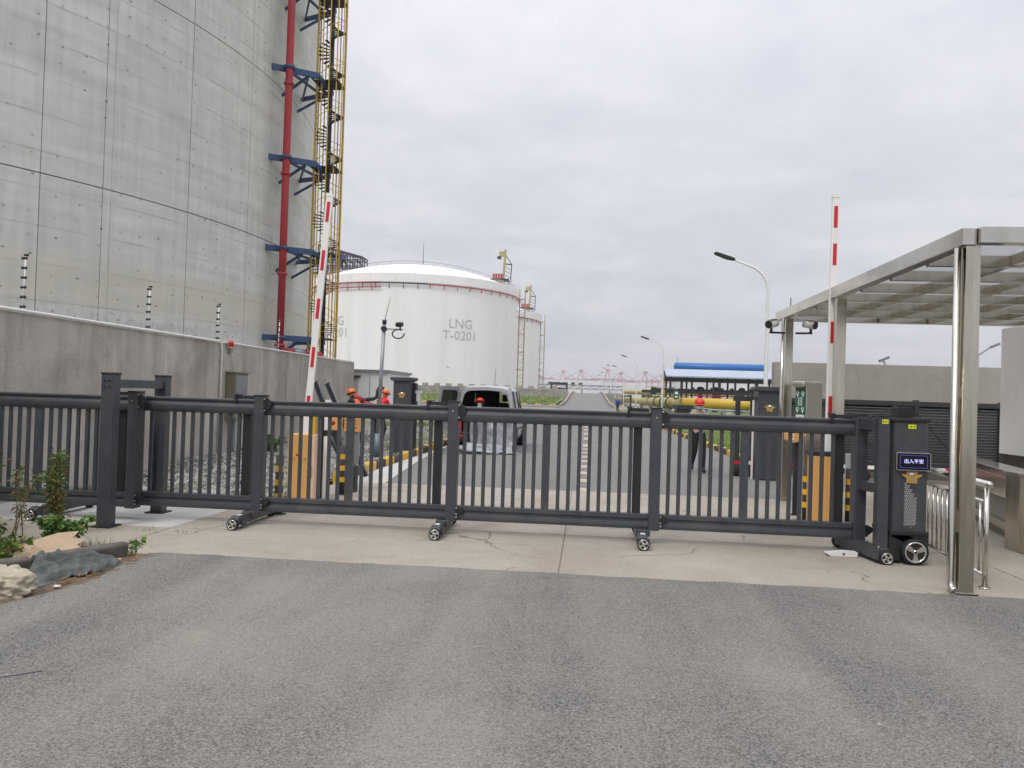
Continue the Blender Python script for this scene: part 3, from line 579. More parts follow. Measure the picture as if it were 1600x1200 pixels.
# ------------------------------------------------------------------ white tanks
def bend_text(s, size, a_mid, z_mid, r, parent):
    me = text_mesh(s, size, 0, 2); me.materials.clear(); me.materials.append(M_GREY)
    for v in me.vertices:
        x, y, _ = v.co; a = R(a_mid) + x / r; v.co = (r * cos(a), r * sin(a), z_mid + y)
    return link('lettering', me, parent)
def white_tank(loc, label, h, detail=True, look=-77.0):
    t = thing('storage_tank', label, 'tank', loc); r = 40.0
    b = MB(); b.lathe([(r, -.1), (r, h - 3.4)], n=128); b.build('shell', M_TWHITE, t)
    b = MB(); b.lathe([(r, h - 3.4), (r + .45, h - 3.1), (r + .45, h), (r - .5, h)], n=128, smooth=False); b.build('ring_beam', M_TWHITE, t)
    pr_ = [(r - .5, h)]; 
    for k in range(1, 13): q = k / 12; pr_.append((max((r - .5) * (1 - q), .01), h + 8.4 * (1 - (1 - q) ** 2)))
    b = MB(); b.lathe(pr_, n=96); b.build('dome', M_TWHITE, t)
    b = MB()
    for k in range(100): a = 2 * pi * k / 100; b.bar((39.9 * cos(a), 39.9 * sin(a), h), (39.9 * cos(a), 39.9 * sin(a), h + 1.15), .07, .07)
    for z in (h + .6, h + 1.15): b.tube([(39.9 * cos(2 * pi * k / 100), 39.9 * sin(2 * pi * k / 100), z) for k in range(101)], .05, 4, caps=False)
    b.build('roof_railing', M_WHITE, t)
    b = MB(); b.tube([((r + .75) * cos(R(look + q)), (r + .75) * sin(R(look + q)), h - 3.6) for q in range(5, 84, 3)], .2, 6)
    for q in range(6, 84, 7): b.bar(((r + .7) * cos(R(look + q)), (r + .7) * sin(R(look + q)), h - 3.6), ((r + .2) * cos(R(look + q)), (r + .2) * sin(R(look + q)), h - 4.9), .2, .2)
    b.build('deluge_pipe', M_PIPE_RED, t)
    b = MB(); b.tube([((r + .75) * cos(R(look + q)), (r + .75) * sin(R(look + q)), h - 3.5) for q in range(-28, 7, 3)], .2, 6)
    for q in range(-28, 6, 7): b.bar(((r + .7) * cos(R(look + q)), (r + .7) * sin(R(look + q)), h - 3.5), ((r + .2) * cos(R(look + q)), (r + .2) * sin(R(look + q)), h - 5.2), .2, .2)
    b.build('ring_pipe', M_DKSTEEL, t)
    if detail:
        b = MB(); b.tube([((r + .75) * cos(R(look + q)), (r + .75) * sin(R(look + q)), h - 3.3 - .012 * (q + 12) * 0) for q in range(-72, -17, 3)], .2, 6); b.tube([((r + .75) * cos(R(look + q)), (r + .75) * sin(R(look + q)), h - 5.0) for q in range(-72, -17, 3)], .2, 6)
        for q in range(-72, -17, 7): b.bar(((r + .7) * cos(R(look + q)), (r + .7) * sin(R(look + q)), h - 3.3), ((r + .3) * cos(R(look + q)), (r + .3) * sin(R(look + q)), h - 6), .2, .2)
        b.build('foam_pipe', M_PIPE_RED, t)
        for am in (look + 22.6, look - 45.5): bend_text('LNG', 4.7, am, 26.0, r + .1, t); bend_text('T-0201', 4.6, am, 21.9, r + .1, t)
        # walkway over the dome
        b = MB(); pts = []
        for k in range(0, 23):
            q = -0.55 + k * 0.07; rr = abs(q) * 39; 
            px, py = q * 38 * cos(R(look + 90)) + 6 * cos(R(look)), q * 38 * sin(R(look + 90)) + 6 * sin(R(look)); d_ = min(math.hypot(px, py) / 39.5, 1)
            pts.append((px, py, h + 8.4 * (1 - d_ * d_) + .5))
        for dz in (0, 1.2): b.tube([(x, y, z + dz) for x, y, z in pts], .1, 4)
        for x, y, z in pts[::2]: b.bar((x, y, z - .7), (x, y, z + 1.2), .09, .09)
        b.build('roof_walkway', M_GALV, t)
        b = MB(); b.cyl((3, -4, h + 8.6), (3, -4, h + 18), .14, .05, 6); b.build('lightning_mast', M_DKSTEEL, t)
    # davit platform and crane post near the right rim
    ca = R(look + 57); cx, cy = 36.5 * cos(ca), 36.5 * sin(ca)
    b = MB(); b.bx(cx - 1.6, cx + 1.6, cy - 1.6, cy + 1.6, h - .5, h + 1.8); b.build('davit_base', M_YPIPE2, t)
    b = MB(); b.bx(cx - 3.4, cx + 3.4, cy - 2.4, cy + 2.4, h + 1.8, h + 2.4); b.bar((cx + 1.6, cy, h - .2), (cx + 4.4, cy, h + 1.9), .22, .22); b.build('davit_deck', M_DKSTEEL, t)
    b = MB()
    for k in range(4): b.bx(cx - 2.6 + k * .95, cx - 1.9 + k * .95, cy - 2.2, cy - 1.4, h + 2.4, h + 4.2)
    b.build('winch', M_PIPE_RED, t)
    b = MB(); b.bar((cx + 1.2, cy, h + 2.4), (cx + 1.7, cy, h + 13.6), .8, .8); b.bx(cx - .6, cx + 1.1, cy - .5, cy + .5, h + 11.0, h + 12.8); b.build('crane_post', M_YPIPE2, t)
    b = MB(); b.bar((cx + 1.8, cy, h + 11.6), (cx + 4.2, cy, h + 8), .26, .26); b.bar((cx + 4.2, cy, h + 8), (cx + 3.9, cy, h + 2.2), .3, .3); b.bar((cx + 1.8, cy, h + 8.2), (cx + 4.1, cy, h + 8), .4, .4)
    for k in range(3): b.bar((cx + 1.8, cy, h + 7.2 - k * 1.6), (cx + 4.0, cy, h + 5.8 - k * 1.4), .16, .16)
    b.bx(cx - 1.3, cx + .2, cy - .5, cy + .5, h + 10.0, h + 11.0); b.build('jib', M_DKSTEEL, t)
    # access ladder tower at the right edge
    la_ = R(look + 88); lx, ly = (r + 1.9) * cos(la_), (r + 1.9) * sin(la_)
    b = MB()
    for i in (-1.1, 1.1):
        for j in (-1.1, 1.1): b.bar((lx + i, ly + j, 0), (lx + i, ly + j, h + 1.5), .28, .28)
    b.build('ladder_frame', M_YPIPE2, t)
    b = MB()
    for z in range(3, int(h), 3): b.bar((lx - 1.1, ly - 1.1, z), (lx + 1.1, ly - 1.1, z + 1.6), .12, .12); b.bar((lx - 1.1, ly + 1.1, z), (lx + 1.1, ly + 1.1, z), .12, .12)
    for z in range(5, int(h), 7): b.bx(lx - 3.2, lx + 1.1, ly - .8, ly + .8, z, z + .22)
    b.build('ladder_flight', M_YPIPE2, t)
    return t
white_tank((-68.0, 304.5, 0), 'white domed tank lettered LNG T-0201, the larger in view', 42.6)
white_tank((-65.0, 396, 0), 'white domed tank half hidden behind the lettered white tank', 42.4, False)
# pump platform standing on the roof rim of the lettered tank
pp = thing('pump_platform', 'dark lattice steel pump platform above the rim of the white tank', 'platform', (-97.6, 292, 42.4))
b = MB()
for i in range(7):
    for j in range(3):
        x, y = -6.5 + i * 2.9, j * 3.4; top = 14.8 - i * .75
        b.bar((x, y, 0), (x, y, top), .36, .36)
        if i < 6:
            for z in (4.2, 6.8, 9.2, 11.4):
                if z < top: b.bar((x, y, z), (x + 2.9, y, min(z, top - .75)), .24, .3)
            b.bar((x, y, top), (x + 2.9, y, top - .75), .3, .4); b.bar((x, y, 4.2), (x + 2.9, y, 6.8), .16, .16); b.bar((x, y, 9.2), (x + 2.9, y, 6.8), .16, .16)
        if j < 2:
            for z in (4.2, 9.2, top): b.bar((x, y, min(z, top)), (x, y + 3.4, min(z, top)), .24, .3)
b.build('steel_frame', M_DKSTEEL, pp)
b = MB(); b.bx(-8, 13.5, -1, 8, 3.4, 4.1); b.prism([(12, 3.5), (17.5, 0.8), (17.5, 0.2), (12, 1.6)], 1, 0, 5); b.build('deck', M_DKSTEEL, pp)
b = MB(); b.bx(-2, 3.5, .3, 4, 9.4, 11.2); b.bx(0, 2, .3, 4, 7, 9.2); b.build('pump_housing', M_BLUE, pp)
b = MB()
for k in range(12): x = -7.5 + k * 1.75; b.bar((x, -1.0, 2.0), (x, -1.0, 3.4), .14, .14); b.bar((x, -1.0, .2), (x + 1.75, -1.0, 1.6), .14, .14)
for z in (0.4, 1.2, 2.2, 3.2): b.bar((-8, -1.0, z), (12, -1.0, z + .4), .15, .15)
b.bx(-7, -3, -.8, 1.5, 0, 3); b.bx(4, 6.2, -.8, 1.5, .2, 2.6); b.build('stair_rail', M_YEL, pp)
b = MB(); b.bx(-2.4, 2.4, -1.2, 1.6, 1.0, 3.0); b.bx(6.6, 11.5, -1.2, 1.6, 1.6, 3.0); b.build('pipework', M_YPIPE2, pp)

# ------------------------------------------------------------------ perimeter wall on the left with its fittings
WX = -7.72
pw = thing('perimeter_wall', 'long rain stained concrete wall in front of the bare concrete tank', 'wall', (WX, 0, 0))
ye = [-10.0, -4.2, 1.6, 7.3, 13.75, 19.6, 25.5]
for k in range(6):
    b = MB(); b.bx(-.3, 0, ye[k] + .008, ye[k + 1] - .008, -.1, 2.58); o = b.build('wall_panel', M_WALL, pw, bevel=0.012)
b = MB(); b.bx(-.28, .006, 13.72, 13.8, 0, 2.5); b.build('joint_strip', M_CONCW, pw)
b = MB(); b.bx(0.0, .012, -10, 25.4, 1.28, 1.3); b.build('pour_ledge', M_WALL, pw)
b = MB(); b.bx(-20, -.31, 25.1, 25.4, -.1, 2.58); b.build('return_wall', M_WALL, pw)
cd = MB(); cd.tube([(WX + .03, -8, 2.6), (WX + .03, 4, 2.61), (WX + .03, 9.5, 2.6), (WX + .03, 15.78, 2.6), (WX + .035, 15.86, 2.56), (WX + .04, 15.9, 2.45), (WX + .04, 15.9, 0)], .025, 6)
tag(cd.build('conduit', M_WHITE), 'white conduit along the wall top turning down to the ground', 'conduit')
cd = MB(); cd.tube([(WX + .02, 16.0, 2.6), (WX + .02, 20, 2.6), (WX + .02, 25.4, 2.6)], .018, 6); tag(cd.build('conduit', M_WHITE), 'thin white conduit along the wall top past the red beacon', 'conduit')
for k, (y, lb) in enumerate(((10.22, 'fence sensor post with black insulators on wall, farthest from the red beacon'), (13.35, 'fence sensor post with black insulators on wall, second from the red beacon'), (16.0, 'fence sensor post with black insulators on wall, beside the red beacon'), (19.3, 'fence sensor post with black insulators on wall, beside the red riser pipe'))):
    t = thing('sensor_post', lb, 'fence post', (WX - .12, y, 2.575), 0, 'sensor posts along the wall top')
    b = MB(); b.cyl((0, 0, 0), (.02, 0, .84), .012, n=6); b.bx(-.03, .03, -.03, .03, 0, .03); b.build('rod', M_WHITE, t)
    for i in range(6): b = MB(); b.cyl((-.035, 0, .1 + i * .135), (.035, 0, .1 + i * .135), .02, n=8); b.build('insulator', M_GATED, t)
    b = MB(); b.cyl((.0, 0, .82), (.05, 0, .82), .02, n=8); b.build('tip_insulator', M_GATED, t)
t = thing('beacon', 'red alarm beacon box mounted at the top edge of the concrete wall', 'beacon', (WX + .02, 16.3, 2.47))
b = MB(); b.lathe([(.001, .17), (.07, .17), (.085, .14), (.085, .05), (.0, .05)], n=14); b.build('lens', M_RED, t)
b = MB(); b.lathe([(.001, .05), (.08, .05), (.08, .0), (.001, 0)], n=14); b.build('base_ring', M_YEL, t)
b = MB(); b.bx(-.02, .05, -.05, .05, -.09, 0); b.bar((.02, -.12, .1), (.02, -.12, .0), .02, .05); b.build('siren_bracket', M_GALV, t)
b = MB(); b.tube([(.02, .0, -.08), (.03, .1, -.12), (.03, .16, -.2), (.02, .17, -.47)], .012, 6); b.build('cable_tube', M_WHITE, t)
t = thing('electrical_cabinet', 'olive grey electrical cabinet fixed to the concrete wall', 'cabinet', (WX, 16.5, 0))
b = MB(); b.bx(0.0, .22, -.3, .32, .95, 1.95); b.build('cabinet_body', M_OGREEN, t, bevel=.008)
b = MB(); b.bx(-.0, .26, -.33, .35, 1.95, 1.98); b.build('rain_hood', M_OGREEN, t)
b = MB(); b.bx(.22, .228, -.26, .28, 1.0, 1.9); b.bx(.228, .245, -.2, -.17, 1.4, 1.55); b.build('cabinet_door', M_GALV, t)
b = MB(); b.bx(.0, .1, -.04, .04, 0, .95); b.build('cable_duct', M_GALV, t)

# ------------------------------------------------------------------ the telescopic sliding gate
GY = 9.25
gate = thing('sliding_gate', 'long charcoal telescopic sliding gate of barred panels on small wheels', 'gate', (0, GY, 0))
RAILT = [(-.045, 1.335), (-.03, 1.325), (.03, 1.325), (.045, 1.335), (.05, 1.44), (.032, 1.455), (.032, 1.468), (.045, 1.472), (.045, 1.505), (-.045, 1.505), (-.05, 1.498), (-.05, 1.478), (-.03, 1.47), (-.03, 1.455), (-.052, 1.44), (-.06, 1.41), (-.058, 1.37)]
RAILB = [(-.06, .165), (.06, .165), (.06, .235), (.035, .25), (.035, .27), (.05, .275), (.05, .335), (-.05, .335), (-.05, .282), (-.03, .275), (-.03, .255), (-.06, .24), (-.066, .2)]
def make_panel(x, y=0.0, proto=None, x0=-2.37):
    if proto:
        c = copy_tree(proto, gate); c.location = (x, y, 0); return c
    b = MB(); b.prism(RAILT, 0, x0 + .0, -.06); b.prism(RAILB, 0, x0, -.06); p = b.build('gate_panel', M_GATE, gate, (x, y, 0), bevel=.003)
    b = MB(); b.bx(-.0215, .0215, -.015, .015, .33, 1.33); bar0 = b.build('bar', M_GATE, p, bevel=.004); first = True
    for q in [-2.23 + .1185 * k for k in range(8)] + [-1.11 + .1185 * k for k in range(8)]:
        o = bar0 if first else again(bar0, p); first = False; o.location = (q, 0, 0)
    b = MB(); b.bx(-1.305, -1.215, -.03, .03, .33, 1.33); b.build('middle_stile', M_GATE, p, bevel=.004)
    b = MB(); b.bx(-.245, -.15, .02, .11, .3, 1.36); b.build('rear_stile', M_GATED, p, bevel=.004)
    b = MB(); b.bx(-.06, .06, -.11, .05, .155, 1.55); b.build('front_post', M_GATE, p, bevel=.006)
    b = MB(); b.bx(-.066, .066, -.116, .056, 1.55, 1.566); b.build('post_cap', M_GATED, p, bevel=.003)
    b = MB(); b.bx(-.32, -.085, -.045, .06, 1.51, 1.552); b.bx(-.33, -.28, -.06, .07, 1.545, 1.565); b.bx(-.33, -.3, -.062, -.03, 1.46, 1.55); b.build('roller_bracket', M_GATED, p)
    b = MB(); b.bx(.06, .085, -.1, -.02, 1.36, 1.54); b.prism([(.085, 1.36), (.15, 1.44), (.15, 1.49), (.085, 1.54)], 1, -.09, -.055); b.build('guide_roller', M_GATED, p)
    b = MB(); b.bx(.06, .08, -.1, -.02, .2, .33); b.prism([(.08, .2), (.15, .26), (.15, .3), (.08, .33)], 1, -.09, -.055); b.build('guide_roller', M_GATED, p)
    b = MB()
    for z in (1.375, 1.52, .21, .245, .315): b.cyl((.073, -.112, z), (.073, -.1, z), .011, n=8)
    b.cyl((0, -.122, 1.45), (0, -.11, 1.45), .009, n=8)
    b.build('bolts', M_CHROME, p)
    return p
p0 = make_panel(0.80)
for x, y, q in ((3.07, 0, .0012), (-1.56, 0, -.0016), (-3.93, 0, .001)): make_panel(x, y, p0).rotation_euler = (q * 2, q, q)
make_panel(-5.43, -.16, p0); make_panel(-7.8, -.16, p0)
def wheel_parts(par, c, r, wd, side=-1, spokes=4):
    """small wheel turning about Y; decorated face at c.y + side*wd/2"""
    x, y, z = c; h = wd / 2
    b = MB(); b.lathe([(r * .72, y - h), (r * .95, y - h), (r, y - h + .01), (r, y + h - .01), (r * .95, y + h), (r * .72, y + h)], (x, 0, z), 28, 1); b.build('tyre', M_TYRE, par)
    b = MB(); yf = y + side * h
    b.lathe([(r * .02, yf + side * .001), (r * .2, yf + side * .002), (r * .2, yf - side * .012)], (x, 0, z), 16, 1)
    b.lathe([(r * .68, yf - side * .014), (r * .7, yf + side * .003), (r * .8, yf + side * .002), (r * .82, yf - side * .014)], (x, 0, z), 28, 1)
    for k in range(spokes):
        a = 2 * pi * k / spokes + .5; d = Vector((cos(a), 0, sin(a))); n = Vector((-sin(a), 0, cos(a)))
        pc = Vector((x, yf + side * .002, z)); w0, w1 = r * .11, r * .24
        vs = [pc + d * r * .16 - n * w0, pc + d * r * .16 + n * w0, pc + d * r * .72 + n * w1, pc + d * r * .72 - n * w1]
        vs += [v - Vector((0, side * .012, 0)) for v in vs]; b.add(vs, [(0, 1, 2, 3), (4, 7, 6, 5), (0, 4, 5, 1), (1, 5, 6, 2), (2, 6, 7, 3), (3, 7, 4, 0)])
    b.build('rim', M_CHROME, par)
    b = MB(); b.lathe([(.001, yf - side * .014), (r * .72, yf - side * .014)], (x, 0, z), 24, 1); b.lathe([(.001, yf - side * (wd - .002)), (r * .72, yf - side * (wd - .002))], (x, 0, z), 24, 1); b.lathe([(.001, yf + side * .006), (r * .1, yf + side * .004), (r * .12, yf)], (x, 0, z), 12, 1); b.build('hub', M_GATED, par)
def trolley(x, y0=-.5, y1=.62, arm=0.0):
    b = MB(); b.prism([(y0 + .0, .05), (y0 + .0, .12), (y0 + .06, .155), (y1 - .06, .155), (y1, .12), (y1, .05)], 0, x - .05, x + .05)
    b.bx(x - .065, x + .1, -.12, .1, .09, .165); b.bx(x - .07, x - .05, y0 + .05, y0 + .17, .06, .1); b.bx(x + .05, x + .075, y0 + .1, y0 + .22, .04, .1)
    t = b.build('trolley', M_GATE, gate, bevel=.006)
    wheel_parts(t, (x, y0 - .004 + .0, .068), .068, .05); wheel_parts(t, (x, y1 - .02, .068), .068, .05, 1)
    b = MB(); b.bx(x - .025, x + .025, y0 + .13, y0 + .2, .155, .158); b.build('sticker', M_PRINT, t)
    b = MB()
    for q in (-.02, .02): b.cyl((x + q, y0 + .09, .15), (x + q, y0 + .09, .168), .006, n=6)
    b.build('bolts', M_CHROME, t)
for x in (.66, -1.66, -4.02, -6.5): trolley(x)
# closing frame at the drive end
b = MB(); b.bx(3.005, 3.1, -.11, .06, .16, 1.5); ef = b.build('end_frame', M_GATE, gate, bevel=.006)
b = MB(); b.bx(3.09, 3.205, -.56, -.44, .13, 1.545); b.build('front_post', M_GATE, ef, bevel=.006)
b = MB(); b.bx(3.086, 3.209, -.564, -.436, 1.545, 1.56); b.build('post_cap', M_GATED, ef)
b = MB(); b.bar((3.06, -.1, 1.46), (3.13, -.46, 1.46), .07, .12); b.build('cross_rail', M_GATE, ef)
b = MB(); b.bar((3.06, -.1, .78), (3.13, -.46, .78), .07, .1); b.build('cross_rail', M_GATE, ef)
b = MB(); b.bx(3.2, 3.3, -.5, -.45, 1.0, 1.05); b.bx(3.2, 3.3, -.5, -.45, .74, .79); b.bx(3.2, 3.3, -.5, -.45, .35, .4); b.build('coupling', M_GATED, ef)
b = MB(); b.bx(3.12, 3.185, -.5625, -.5605, 1.475, 1.52); b.build('warning_tag', M_TAG, ef)
b = MB(); b.bx(3.128, 3.138, -.5645, -.5625, 1.488, 1.508); b.bx(3.145, 3.175, -.5645, -.5625, 1.494, 1.501); b.build('tag_print', M_INK, ef)
b = MB(); b.bar((2.98, .3, .1), (3.15, -.6, .1), .13, .13); t = b.build('trolley', M_GATE, gate, bevel=.01); wheel_parts(t, (3.17, -.63, .07), .07, .05); wheel_parts(t, (2.97, .32, .07), .07, .05, 1)
b = MB()
for q in (-.03, .0, .03): b.cyl((3.14 + q, -.54 + q, .16), (3.14 + q, -.54 + q, .18), .008, n=6)
b.build('bolts', M_CHROME, t)
# guide frame the gate runs through
gf = thing('guide_frame', 'charcoal portal frame straddling the gate, taller than its rails', 'frame', (-5.47, 0, 0))
for y, nm in ((8.6, 0), (9.72, 1)):
    b = MB(); b.bx(-.075, .075, y - .07, y + .07, 0.0, 1.75); o = b.build('post', M_GATE, gf, bevel=.006)
    b = MB(); b.bx(-.08, .08, y - .075, y + .075, 1.75, 1.775); b.build('post_cap', M_GATED, gf, bevel=.003)
    b = MB(); b.bx(-.12, .12, y - .12, y + .12, 0.004, .018); b.build('base_plate', M_DKSTEEL, gf)
b = MB(); b.bx(-.05, .05, 8.67, 9.65, 1.6, 1.7); b.build('crossbeam', M_GATE, gf, bevel=.005)
for i in (-.03, .03):
    for z in (1.61, 1.68): b = MB(); b.cyl((i, 8.522, z), (i, 8.531, z), .012, n=8); b.build('bolt', M_GATED, gf)

# drive unit with the LED board
du = thing('gate_drive_unit', 'charcoal gate drive cabinet with lit sign and large wheel', 'gate motor', (3.43, 8.74, 0))
prof = [(-.19, .03), (-.165, .0), (-.1, -.012), (-.06, .004), (.06, .004), (.1, -.012), (.165, .0), (.19, .03), (.19, .5), (-.19, .5)]
b = MB(); b.prism(prof, 2, .05, 1.5); b.build('cabinet', M_GATE, du, bevel=.006)
b = MB(); b.bx(-.2, .2, -.02, .52, 1.5, 1.545); b.build('lid', M_GATED, du, bevel=.012)
b = MB(); b.bx(-.2, .2, -.03, .5, .3, .345); b.prism([(-.2, .03), (-.2, .3), (.2, .3), (.2, .1), (.02, .3), (-.08, .1), (-.08, .03)], 1, -.022, -.005); b.build('wheel_skirt', M_GATED, du, bevel=.008)
b = MB(); b.bx(-.06, .1, .2, .4, 1.545, 1.66); b.cyl((0, .3, 1.66), (0, .3, 1.69), .03, n=10); b.build('beacon_stub', M_GATED, du, bevel=.01)
b = MB(); b.tube([(-.35, .5, 1.5), (-.2, .4, 1.56), (0, .3, 1.69), (.25, .4, 1.56), (.6, .5, 1.2)], .006, 5); b.build('stay_cable', M_GATED, du)
wheel_parts(du, (.045, -.055, .137), .137, .075, -1, 3)
dsp = MB(); dsp.prism([(-.155, 1.0), (-.145, .99), (.185, .99), (.195, 1.0), (.195, 1.17), (.185, 1.18), (-.145, 1.18), (-.155, 1.17)], 1, -.05, -.012); d_ = dsp.build('display_frame', M_CHROME, du)
b = MB(); b.bx(-.147, .187, -.0525, -.049, .998, 1.172); b.build('screen', M_SCREEN, d_)
b = MB()
for x0, x1, z0, z1 in ((-.12, .16, 1.148, 1.152), (-.12, .16, 1.018, 1.022), (-.12, -.116, 1.018, 1.152), (.156, .16, 1.018, 1.152)): b.bx(x0, x1, -.0545, -.0525, z0, z1)
b.build('screen_border', M_LEDB, d_)
text('\u51fa\u5165\u5e73\u5b89', .05, M_LED, d_, (.02, -.0548, 1.086), (pi / 2, 0, 0), 0.0005, 'screen_text')
b = MB(); b.bx(-.025, .055, -.006, -.003, 1.43, 1.475); tg = b.build('warning_tag', M_TAG, du)
b = MB(); b.cyl((.0, -.0085, 1.452), (.0, -.006, 1.452), .008, n=8); b.cyl((.035, -.0085, 1.452), (.035, -.006, 1.452), .008, n=8); b.build('tag_print', M_INK, tg)
def emblem(par, x, y, z, s):
    b = MB(); b.bx(x - .055 * s, x + .055 * s, y - .008, y, z - .062 * s, z + .062 * s); e = b.build('emblem', M_GOLD, par)
    b = MB()
    for sg in (-1, 1): b.prism([(x, z - .045 * s), (x + sg * .1 * s, z + .02 * s), (x + sg * .105 * s, z + .038 * s), (x + sg * .05 * s, z + .03 * s), (x, z - .005 * s)], 1, y - .014, y - .004)
    b.build('emblem_wings', M_GOLD, e)
    b = MB(); b.lathe([(.001, y - .02), (.022 * s, y - .018), (.03 * s, y - .008)], (x, 0, z + .028 * s), 14, 1); b.build('emblem_badge', M_CHROME, e)
    return e
emblem(du, .02, -.004, .915, 1.0)
b = MB()
for r_ in range(21):
    z = .415 + r_ * .0215; nc = 5 if r_ < 13 else max(1, 5 - int((r_ - 12) * .55))
    for c in range(nc):
        x = -.042 + c * .0245 + (.012 if r_ % 2 else 0)
        for a0 in (0, 2.09, 4.19):
            ux, uz = x + .0066 * cos(a0 + .5), z + .0066 * sin(a0 + .5); k_ = a0 + .5
            b.add([(ux - .0065 * cos(k_), -.0052, uz - .0065 * sin(k_)), (ux + .0028 * sin(k_), -.0052, uz - .0028 * cos(k_)), (ux + .0065 * cos(k_), -.0052, uz + .0065 * sin(k_)), (ux - .0028 * sin(k_), -.0052, uz + .0028 * cos(k_))], [(0, 1, 2, 3)])
o = b.build('print_pattern', M_PRINT, du, fixn=False); o.location = (0.0, 0.0005, .0); 
b = MB(); b.cyl((.02, -.008, .385), (.02, -.004, .385), .01, n=10); b.build('key_lock', M_CHROME, du)

# ------------------------------------------------------------------ boom barriers, bollards, posts
def boom(par, base, lean, L, offs, wd=.1, dp=.045, rot=0):
    """white boom standing on end, red reflective bars as separate parts"""
    b = MB(); d = Vector((sin(lean), 0, cos(lean))); s = Vector((cos(lean), 0, -sin(lean))); P = Vector(base)
    def boxat(t0, t1, w0, y0, y1, m, nm, k=0.0):
        q = MB(); vs = [P + d * t + s * (a * w0 + (k if t == t1 else -k) * 0) + Vector((0, y, 0)) for t in (t0, t1) for a, y in ((-.5, y0), (.5, y0), (.5, y1), (-.5, y1))]
        q.add(vs, [(0, 1, 2, 3), (7, 6, 5, 4), (0, 4, 5, 1), (1, 5, 6, 2), (2, 6, 7, 3), (3, 7, 4, 0)]); return q.build(nm, m, par, bevel=.006 if nm == 'boom_arm' else 0)
    bo = boxat(0, L, wd, -dp / 2, dp / 2, M_BOOM, 'boom_arm')
    e = boxat(L, L + .05, wd + .008, -dp / 2 - .004, dp / 2 + .004, M_BOOM, 'boom_end_cap')
    for off in offs:
        t = L - off
        if t > .1: boxat(t - .3, t, wd * .5, -dp / 2 - .003, -dp / 2 - .0005, M_RED, 'reflector')
bl = thing('boom_barrier', 'boom barrier with raised arm beside the gravel bed', 'barrier', (-4.14, 11.35, 0))
b = MB(); b.bx(-.2, .13, -.16, .16, .02, .99); b.build('housing', M_ORANGE, bl, bevel=.01)
b = MB(); b.bx(.13, .2, -.158, .158, .03, .985); b.build('housing_side', mat('barrier_pale', '#d9b79a', .5, 0, .05, 6), bl, bevel=.006)
b = MB(); b.bx(.1, .16, -.06, .02, .99, 1.4); b.build('arm_bracket', M_YELK, bl)
boom(bl, (.0, -.05, .78), R(4.0), 3.74, [.08, .8, 1.52, 2.24, 2.96])
text('\u6c5f', .05, M_INK, bl, (-.1, -.1625, .62), (pi / 2, 0, 0)); text('\u529b', .05, M_INK, bl, (.06, -.1625, .62), (pi / 2, 0, 0))
b = MB(); b.lathe([(.001, -.163), (.022, -.162), (.022, -.158)], (-.06, 0, .69), 14, 1); b.build('logo', mat('logo_red', '#b5481f', .5, 0, .05, 20), bl)
b = MB()
for q in range(9): b.bx(.155, .175, -.1605, -.1585, .36 + q * .02, .368 + q * .02)
b.build('side_print', M_INK, bl)
br_ = thing('boom_barrier', 'boom barrier with raised arm beneath the steel canopy', 'barrier', (3.27, 11.3, 0))
b = MB(); b.bx(-.16, .03, -.16, .16, .02, .96); b.build('housing', M_ORANGE, br_, bevel=.01)
b = MB(); b.bx(.03, .075, -.158, .158, .3, .955); b.bx(.03, .06, -.158, .158, .03, .3); b.build('housing_side', M_ORANGE, br_, bevel=.006)
b = MB(); b.bx(.076, .14, -.13, .15, .02, .95); b.build('rear_cover', M_GATED, br_)
b = MB(); b.bx(-.2, .12, -.17, .17, .96, 1.02); b.build('top_cover', M_GATED, br_, bevel=.01)
boom(br_, (.06, -.06, .98), R(.3), 3.55, [.12, .64, 1.72, 2.75])
for p, lb in (((-3.98, 10.0), 'black and yellow striped bollard beside the gravel side barrier housing, outer side'), ((-3.83, 12.2), 'black and yellow striped bollard behind the white strip post'), ((3.12, 11.5), 'black and yellow striped bollard on the road side of the canopy barrier'), ((3.66, 11.35), 'black and yellow striped bollard behind the canopy middle post')):
    t = thing('bollard', lb, 'bollard', (p[0], p[1], 0.003), 0, 'striped bollards by the barriers')
    b = MB(); b.cyl((0, 0, 0), (0, 0, .76), .052, n=18); b.lathe([(.052, .76), (.045, .78), (.001, .785)], n=18); b.build('post', M_BLKK, t)
    for k in range(3): b = MB(); b.lathe([(.0535, .2 + k * .18), (.0535, .28 + k * .18)], n=18); b.build('yellow_band', M_YELK, t)
    b = MB(); b.lathe([(.001, .012), (.1, .012), (.1, 0)], n=18); b.build('base_plate', M_DKSTEEL, t)
